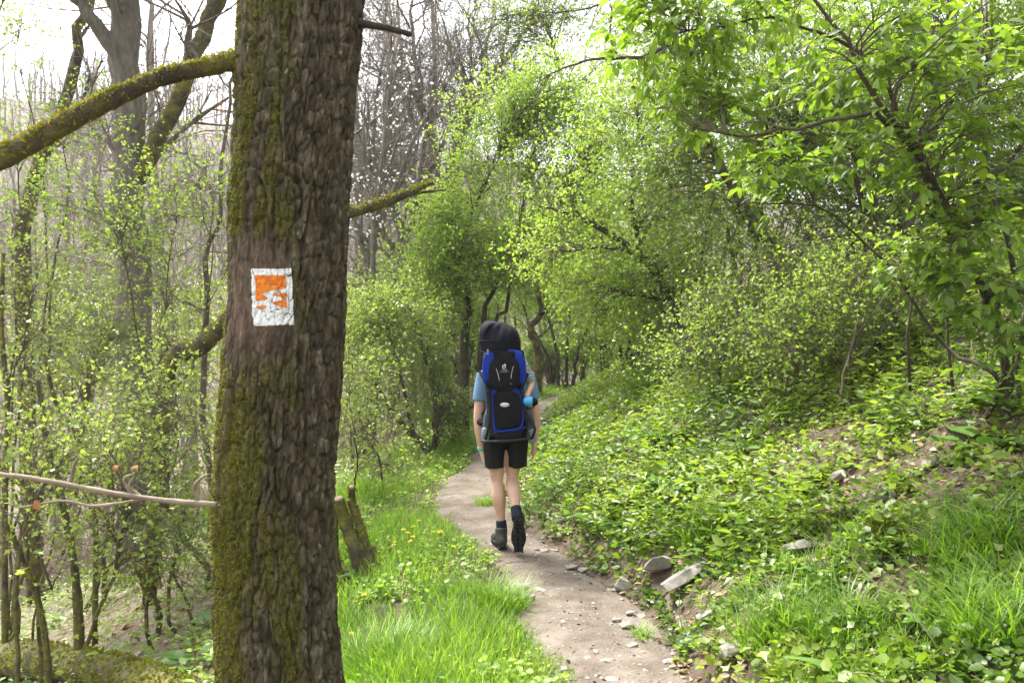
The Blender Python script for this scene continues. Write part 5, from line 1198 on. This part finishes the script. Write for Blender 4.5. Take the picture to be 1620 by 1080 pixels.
gL = float(surf(np.array(HX+ankL[0]), np.array(HY)))-HZ
make_boot(Matrix.Translation((ankL[0]-.004, -.015, gL+.004)) @ Matrix.Rotation(R_(14), 4, 'Z'))
# trailing boot stands on its toe, sole towards the camera
a = R_(-72); toe = np.array([ankR[0]+.012, -.20, 0.])
make_boot(Matrix.Translation(tuple(toe)) @ Matrix.Rotation(R_(-4), 4, 'Z') @ Matrix.Rotation(a, 4, 'X') @ Matrix.Translation((0, -.232, 0.01)))
# wristband
d = nrm(elL-wrL); MB().add(*ltube([wrL+d*.006, wrL+d*.03], [.0315, .0325], 5, 18, round_ends=False)).build('wristband', plain('band_green', (.10, .46, .36), .5, .4), hik, origin=(0, 0, 0), smooth=True)

# ------------------------------------------------------------------ child carrier
YB = -.36
car = empty('child_carrier', (HX, HY, HZ), 'tall blue and black child carrier with sun hood on the hiker\'s back', 'carrier')
M['blue'] = plain('cordura_blue', (.007, .028, .23), .8, .15, .35, 220)
M['black'] = plain('cordura_black', (.0065, .0065, .008), .8, .15, .35, 220)
M['hood'] = plain('hood_black', (.007, .0075, .012), .85, .12, .3, 160)
M['tube'] = plain('tube_dark', (.009, .009, .01), .5, .3)
M['white_print'] = plain('white_print', (.62, .64, .66), .6)
def slab(name, poly, y0, t, mat, parent, pillow=.06, sub=6, spl=True):
    """a stitched panel: outline from the photograph, real thickness and a pillowed outer face"""
    P = np.array([hp(a, b, y0) for a, b in poly])[:, [0, 2]]
    if spl: P = spline(np.vstack([P, P[:1]]), len(P)*sub)[:-1]
    c = P.mean(0); n = len(P); V = []
    rings = [(1., 0), (1., t*.55), (1-pillow*.4, t*.85), (1-pillow, t), (.55, t*1.25), (.2, t*1.35)]
    for s, y in rings: q_ = c+(P-c)*s; V.append(np.column_stack([q_[:, 0], np.full(n, y0-y), q_[:, 1]]))
    idx = np.arange(len(rings)*n).reshape(len(rings), n)
    q = np.stack([idx[:-1], idx[1:], np.roll(idx[1:], -1, 1), np.roll(idx[:-1], -1, 1)], -1).reshape(-1, 4)
    V = np.concatenate(V); V[:, 1] += .010*fbm(V[:, 0]*28+V[:, 2]*9, V[:, 2]*30, 19, 3)
    return MB().add(V, [q, idx[0][None], idx[-1, ::-1][None]]).build(name, mat, parent, origin=(0, 0, 0), smooth=True)
# seat shell: a box-like padded tub between the hiker's back and the rear panels
tub = remeshed([ltube([hp(797, 690, -.24), hp(798, 650, -.25), hp(798, 610, -.26), hp(798, 570, -.27), hp(797, 556, -.27)], [(.10, .09), (.13, .105), (.145, .115), (.155, .12), (.15, .115)], 20, 24, round_ends=False)], .01, 'seat_shell', M['black'], car, 3)
blu = slab('upper_panel', [(766, 606), (763, 585), (765, 566), (772, 556), (797, 552), (822, 555), (830, 566), (832, 585), (829, 606), (797, 610)], YB+.03, .035, M['blue'], car)
slab('side_wing', [(765, 602), (763, 580), (767, 564), (771, 570), (771, 606)], YB+.03, .02, M['blue'], car)
slab('side_wing', [(824, 606), (824, 570), (828, 564), (832, 580), (831, 602)], YB+.03, .02, M['blue'], car)
pk = slab('pocket', [(774, 608), (773, 585), (779, 569), (797, 562), (815, 567), (822, 582), (822, 606), (816, 612), (797, 613), (779, 612)], YB-.005, .018, M['black'], car)
low = slab('lower_panel', [(777, 616), (797, 613), (821, 615), (828, 640), (826, 688), (808, 692), (784, 690), (779, 650)], YB+.03, .03, M['blue'], car)
lp = slab('lower_pocket', [(780, 626), (784, 621), (797, 620), (816, 620), (822, 628), (826, 645), (823, 671), (810, 676), (788, 678), (782, 655)], YB-.004, .02, M['black'], car)
slab('base_pad', [(781, 684), (800, 681), (824, 678), (824, 692), (805, 697), (786, 695)], YB+.0, .025, M['black'], car)
# blue strip at the join of the two panels is the lower panel's upper hem
def rod(name, pts, r, mat, parent, n=24, S=8):
    return MB().add(*ltube([hp(*p) for p in pts], [r]*len(pts), n, S)).build(name, mat, parent, origin=(0, 0, 0), smooth=True)
rod('frame_bar', [(765, 588, YB+.02), (772, 612, YB), (775, 640, YB-.01), (773, 672, YB-.01), (768, 694, YB)], .011, M['tube'], car)
rod('frame_bar', [(832, 590, YB+.02), (827, 612, YB), (829, 640, YB-.01), (838, 662, YB-.01), (846, 678, YB-.01), (842, 692, YB)], .011, M['tube'], car)
rod('frame_bar', [(829, 645, YB+.05), (832, 672, YB+.04), (838, 691, YB+.02)], .006, M['tube'], car)
rod('kickstand', [(763, 697, YB+.01), (775, 698, YB-.03), (800, 697, YB-.05), (825, 695, YB-.04), (843, 692, YB)], .0085, M['tube'], car)
for a, b, c_, d_ in ((760, 589, 772, 612), (835, 590, 826, 612)):
    rod('side_strap', [(a, b, YB+.08), ((a+c_)/2, (b+d_)/2-2, YB+.03), (c_, d_, YB)], .014, M['black'], car)
for s in (-1, 1):   # shoulder straps and hip belt on the hiker
    MB().add(*ltube([(s*.09, -.16, 1.40), (s*.10, -.02, 1.475), (s*.105, .10, 1.42), (s*.12, .16, 1.28), (s*.15, .10, 1.12), (s*.16, -.05, 1.05)], [(.028, .012)]*6, 26, 10)).build('shoulder_strap', M['black'], car, origin=(0, 0, 0), smooth=True)
MB().add(*ltube([(-.02, -.2, .99), (-.19, -.06, .99), (-.17, .09, .99), (0, .165, .99), (.17, .09, .99), (.19, -.06, .99), (.02, -.2, .99)], [.028]*7, 40, 10)).build('hip_belt', M['black'], car, origin=(0, 0, 0), smooth=True)
# hood: a domed sun roof on hoops, open to the front
def hood():
    n, m = 22, 26; V = []
    c = hp(793, 556, YB+.16)
    for i in range(n):
        v = i/(n-1)                                         # 0 hem .. 1 crown
        for j in range(m):
            a = np.pi*(j/(m-1))                             # left .. back .. right
            t = v*np.pi/2
            rx = (.150+.022*math.sin(v*np.pi*.8))*max(math.cos(t), 0)**.55; ry = .175*max(math.cos(t), 0)**.6
            x = -math.cos(a)*rx; y = -math.sin(a)**.85*ry; z = .228*math.sin(t)**.95
            w = (.007*math.sin(a*3.2-v*6.5)+.005*math.sin(a*7+v*9+2*math.sin(v*5))+.003*math.sin(a*13-v*14))*math.sin(min(1, v*1.6)*np.pi/2)
            V.append((c[0]+x*(1+w*2)-.030*math.sin(v*np.pi*.55), c[1]+y+w*2.2, c[2]+z+w*.6-.02*v*(x/.15)))
    # roof runs forward over the child's head
    idx = np.arange(n*m).reshape(n, m); q = np.stack([idx[:-1, :-1], idx[:-1, 1:], idx[1:, 1:], idx[1:, :-1]], -1).reshape(-1, 4)
    V = np.array(V)
    F = V.copy(); F[:, 1] = np.maximum(2*c[1]-V[:, 1], c[1]); F[:, 1] = c[1]+(F[:, 1]-c[1])*.5
    mb = MB().add(V, q); fm = np.repeat(np.arange(n)/(n-1) > .45, m)
    idx2 = np.arange(n*m).reshape(n, m)[10:]; q2 = np.stack([idx2[:-1, :-1], idx2[1:, :-1], idx2[1:, 1:], idx2[:-1, 1:]], -1).reshape(-1, 4)
    mb.add(F, q2)
    o = mb.build('hood', M['hood'], car, origin=(0, 0, 0), smooth=True)
    s = o.modifiers.new('thick', 'SOLIDIFY'); s.thickness = .004
    return o, c
hd, hc = hood()
def hoop(v, r, rs=1.012):
    pts = []
    for j in range(0, 26, 1):
        a = np.pi*(j/25); t = v*np.pi/2; rx = (.150+.022*math.sin(v*np.pi*.8))*max(math.cos(t), 0)**.55*rs; ry = .175*max(math.cos(t), 0)**.6*rs
        pts.append((hc[0]-math.cos(a)*rx-.030*math.sin(v*np.pi*.55), hc[1]-math.sin(a)**.85*ry, hc[2]+.228*math.sin(t)**.95))
    MB().add(*ltube(pts, [r]*len(pts), 50, 6)).build('hoop', M['black'], hd, origin=(0, 0, 0), smooth=True)
hoop(.0, .007); hoop(.22, .005)
pts = [(hc[0]-.155*math.cos(a), hc[1]-.165*abs(math.sin(a))*.55-.02, hc[2]+.05+.19*abs(math.sin(a))) for a in np.linspace(0.05, np.pi-.05, 20)]
# toggle on the hem
MB().add(*ltube([hp(772, 553, YB-.02), hp(772, 560, YB-.02)], [.006, .006], 5, 8)).build('toggle', plain('toggle_grey', (.2, .2, .21), .4), car, origin=(0, 0, 0), smooth=True)
# blue edging along the bottom of the lower pocket and its sides
rod('blue_piping', [(779, 628, YB-.012), (780, 650, YB-.014), (784, 680, YB-.02), (800, 681, YB-.038), (824, 676, YB-.02), (827, 650, YB-.014), (823, 626, YB-.012)], .0062, M['blue'], car, 40)
rod('reflective_piping', [(783, 577, YB-.024), (788, 592, YB-.028), (791, 608, YB-.024)], .0018, M['white_print'], car, 14, 6)
rod('reflective_piping', [(813, 576, YB-.024), (809, 592, YB-.028), (808, 608, YB-.024)], .0018, M['white_print'], car, 14, 6)
# loose webbing and buckles
for pts in ([(770, 600, YB-.01), (772, 630, YB-.03), (771, 652, YB-.03)], [(830, 604, YB-.01), (826, 625, YB-.025), (828, 648, YB-.02)], [(786, 612, YB-.02), (785, 620, YB-.03), (784, 632, YB-.03)], [(812, 612, YB-.02), (813, 620, YB-.03), (814, 628, YB-.03)]):
    rod('webbing_strap', pts, .0035, M['black'], car, 12, 6)
for a, b in ((771, 618), (828, 618)):
    MB().add(*ltube([hp(a, b, YB-.03), hp(a, b+5, YB-.03)], [(.010, .005), (.010, .005)], 5, 8, round_ends=False)).build('buckle', M['tube'], car, origin=(0, 0, 0))
# printed emblem and lettering
def text(s, c, h, mat, parent, name='lettering', rx=90):
    cu = bpy.data.curves.new(name, 'FONT'); cu.body = s; cu.size = h*1.4; cu.align_x = 'CENTER'; cu.align_y = 'CENTER'; cu.extrude = .0006
    t = bpy.data.objects.new(name, cu); COL.objects.link(t)
    dg = bpy.context.evaluated_depsgraph_get(); dg.update(); me = bpy.data.meshes.new_from_object(t.evaluated_get(dg)); bpy.data.objects.remove(t)
    o = bpy.data.objects.new(name, me); COL.objects.link(o); me.materials.clear(); me.materials.append(mat); o.parent = parent
    o.location = c; o.rotation_euler = (R_(rx), 0, 0); return o
yp = YB-.031
text('deuter', hp(798.0, 584.5, yp), .011, M['white_print'], pk)
text('KID COMFORT III', hp(798.0, 587.8, yp), .006, M['white_print'], pk)
ec = hp(797.5, 579, yp)
em = [(ec[0]+.010*math.cos(a)-.001, ec[1], ec[2]-.003+.011*math.sin(a)) for a in np.linspace(.5, 5.6, 16)]
MB().add(*ltube(em, [.003]*16, 24, 6)).build('emblem', M['white_print'], pk, origin=(0, 0, 0), smooth=True)
MB().add(*ltube([(ec[0]+.004, ec[1], ec[2]+.017), (ec[0]+.010, ec[1], ec[2]+.008), (ec[0]+.008, ec[1], ec[2]-.006)], [.0025, .003, .0025], 12, 6)).build('emblem', M['white_print'], pk, origin=(0, 0, 0), smooth=True)
bc = hp(798.5, 640, YB-.030); a = np.linspace(0, 2*np.pi, 25)[:-1]
V = np.concatenate([np.column_stack([bc[0]+.034*s*np.cos(a), np.full(24, bc[1]-y), bc[2]+.0155*s*np.sin(a)]) for s, y in ((1, 0), (1, .004), (.88, .006))]); idx = np.arange(72).reshape(3, 24)
bd = MB().add(V, [np.stack([idx[:-1], idx[1:], np.roll(idx[1:], -1, 1), np.roll(idx[:-1], -1, 1)], -1).reshape(-1, 4), idx[-1, ::-1][None]]).build('badge', M['white_print'], lp, origin=(0, 0, 0))
text('Kid Comfort', (bc[0], bc[1]-.0068, bc[2]), .008, M['tube'], bd)

# ------------------------------------------------------------------ the child in the carrier
M['sleeve'] = noisemat('sleeve_grey', [(.45, (.16, .165, .17)), (.55, (.30, .31, .31))], scale=70, stretch=(.15, .15, 1), rough=.85, bump=0)
M['trouser'] = plain('trouser_grey', (.045, .06, .08), .85)
kid = empty('person', (HX, HY, HZ), 'small child sitting in the carrier, striped sleeve and socked feet showing at its sides', 'person')
kc = hp(786, 560, -.20)
kp = [ltube([kc+[0, 0, -.09], kc+[0, .01, -.03], kc+[0, .01, .04], kc+[0, 0, .10]], [(.05, .055), (.072, .078), (.078, .086), (.05, .055)], 14, 18), ltube([kc+[-.076, .0, .0], kc+[-.080, -.005, -.02], kc+[-.074, 0, -.035]], [.012, .014, .010], 6, 8),
      ltube([kc+[.0, 0, -.18], kc+[0, 0, -.08]], [.035, .034], 6, 12), ltube([hp(797, 680, -.2), hp(797, 630, -.2), hp(797, 592, -.2)], [(.09, .07), (.085, .07), (.07, .05)], 12, 18)]
# right arm with hand, left and right leg
sh, el_, ha = hp(826, 574, -.26), hp(841, 606, -.26), hp(835, 622, -.33)
kp += [ltube([sh, (sh+el_)/2, el_], [.032, .03, .026], 10, 12), ltube([el_, (el_+ha)/2+[.005, 0, 0], ha], [.025, .023, .018], 10, 12)]
for k in range(4): kp.append(ltube([ha+[-.012+.009*k, -.008, .0], ha+[-.012+.009*k, -.022, -.012], ha+[-.012+.009*k, -.018, -.028]], [.0062, .006, .005], 6, 8))
kp.append(ltube([ha+[-.014, 0, .004], ha+[-.022, -.012, -.01], ha+[-.02, -.02, -.022]], [.007, .0065, .0055], 6, 8))
kn1, an1 = hp(775, 652, -.16), hp(769, 682, -.18); kn2, an2 = hp(833, 655, -.16), hp(840, 684, -.18)
for kn, an in ((kn1, an1), (kn2, an2)): kp += [ltube([hp(797, 668, -.18), kn, an], [.045, .028, .025], 16, 14)]
remeshed(kp, .0065, 'body', M['skin'], kid, 3)
MB().add(*ltube([sh+[-.02, 0, .03], sh, (sh+el_)/2, el_+[-.002, 0, .012]], [.036, .04, .039, .036], 12, 16, round_ends=False)).build('sleeve', M['sleeve'], kid, origin=(0, 0, 0), smooth=True)
for kn, an in ((kn1, an1), (kn2, an2)):
    MB().add(*ltube([hp(797, 660, -.18), kn, an], [.05, .034, .030], 16, 16, round_ends=False)).build('trouser_leg', M['trouser'], kid, origin=(0, 0, 0), smooth=True)
def stripemat():
    m, n, l = newmat('striped_sock'); tc = n.new('ShaderNodeTexCoord'); w = n.new('ShaderNodeTexWave'); w.bands_direction = 'Z'; w.inputs['Scale'].default_value = 22; w.inputs['Distortion'].default_value = .3
    mp = n.new('ShaderNodeMapping'); mp.inputs['Rotation'].default_value = (0, .5, 0); l.new(tc.outputs['Object'], mp.inputs[0]); l.new(mp.outputs[0], w.inputs['Vector'])
    r = ramp(n, [(.60, (.02, .045, .10)), (.72, (.45, .50, .55))]); l.new(w.outputs['Fac'], r.inputs[0])
    p = n.new('ShaderNodeBsdfPrincipled'); p.inputs['Roughness'].default_value = .9; l.new(r.outputs[0], p.inputs['Base Color']); o = n.new('ShaderNodeOutputMaterial'); l.new(p.outputs[0], o.inputs[0]); return m
M['stripe'] = stripemat()
for an, s in ((an1, -1), (an2, 1)): MB().add(*ltube([an+[0, 0, .02], an+[s*.004, 0, -.02], an+[s*.008, .025, -.055], an+[s*.012, .08, -.068]], [.034, .033, .032, .022], 16, 14)).build('sock', M['stripe'], kid, origin=(0, 0, 0), smooth=True)
remeshed([ltube([kc+[0, -.012, 0], kc+[0, -.012, .05], kc+[0, -.005, .108]], [(.076, .074), (.083, .085), (.05, .055)], 10, 16)], .008, 'hair', M['hair'], kid, 2)
# turquoise drinking bottle in the child's hand
bo = empty('drinking_bottle', (HX, HY, HZ), 'bright turquoise drinking bottle with dark band beside the hiker\'s right elbow', 'bottle')
c = ha+[.012, -.012, -.03]
MB().add(*ltube([c+[-.035, -.02, -.025], c+[-.015, -.02, -.025], c+[.015, -.02, -.03], c+[.032, -.02, -.03]], [.03, .036, .036, .03], 12, 18)).build('flask', plain('turquoise', (.03, .30, .55), .3, .5), bo, origin=(0, 0, 0), smooth=True)
MB().add(*ltube([c+[.024, -.02, -.031], c+[.032, -.02, -.031]], [.0368, .034], 4, 18)).build('band', M['black'], bo, origin=(0, 0, 0), smooth=True)
MB().add(*ltube([c+[.03, -.02, .004], c+[.04, -.02, -.03], c+[.03, -.02, -.075], c+[-.01, -.02, -.075]], [.004]*4, 16, 8)).build('loop', M['black'], bo, origin=(0, 0, 0), smooth=True)
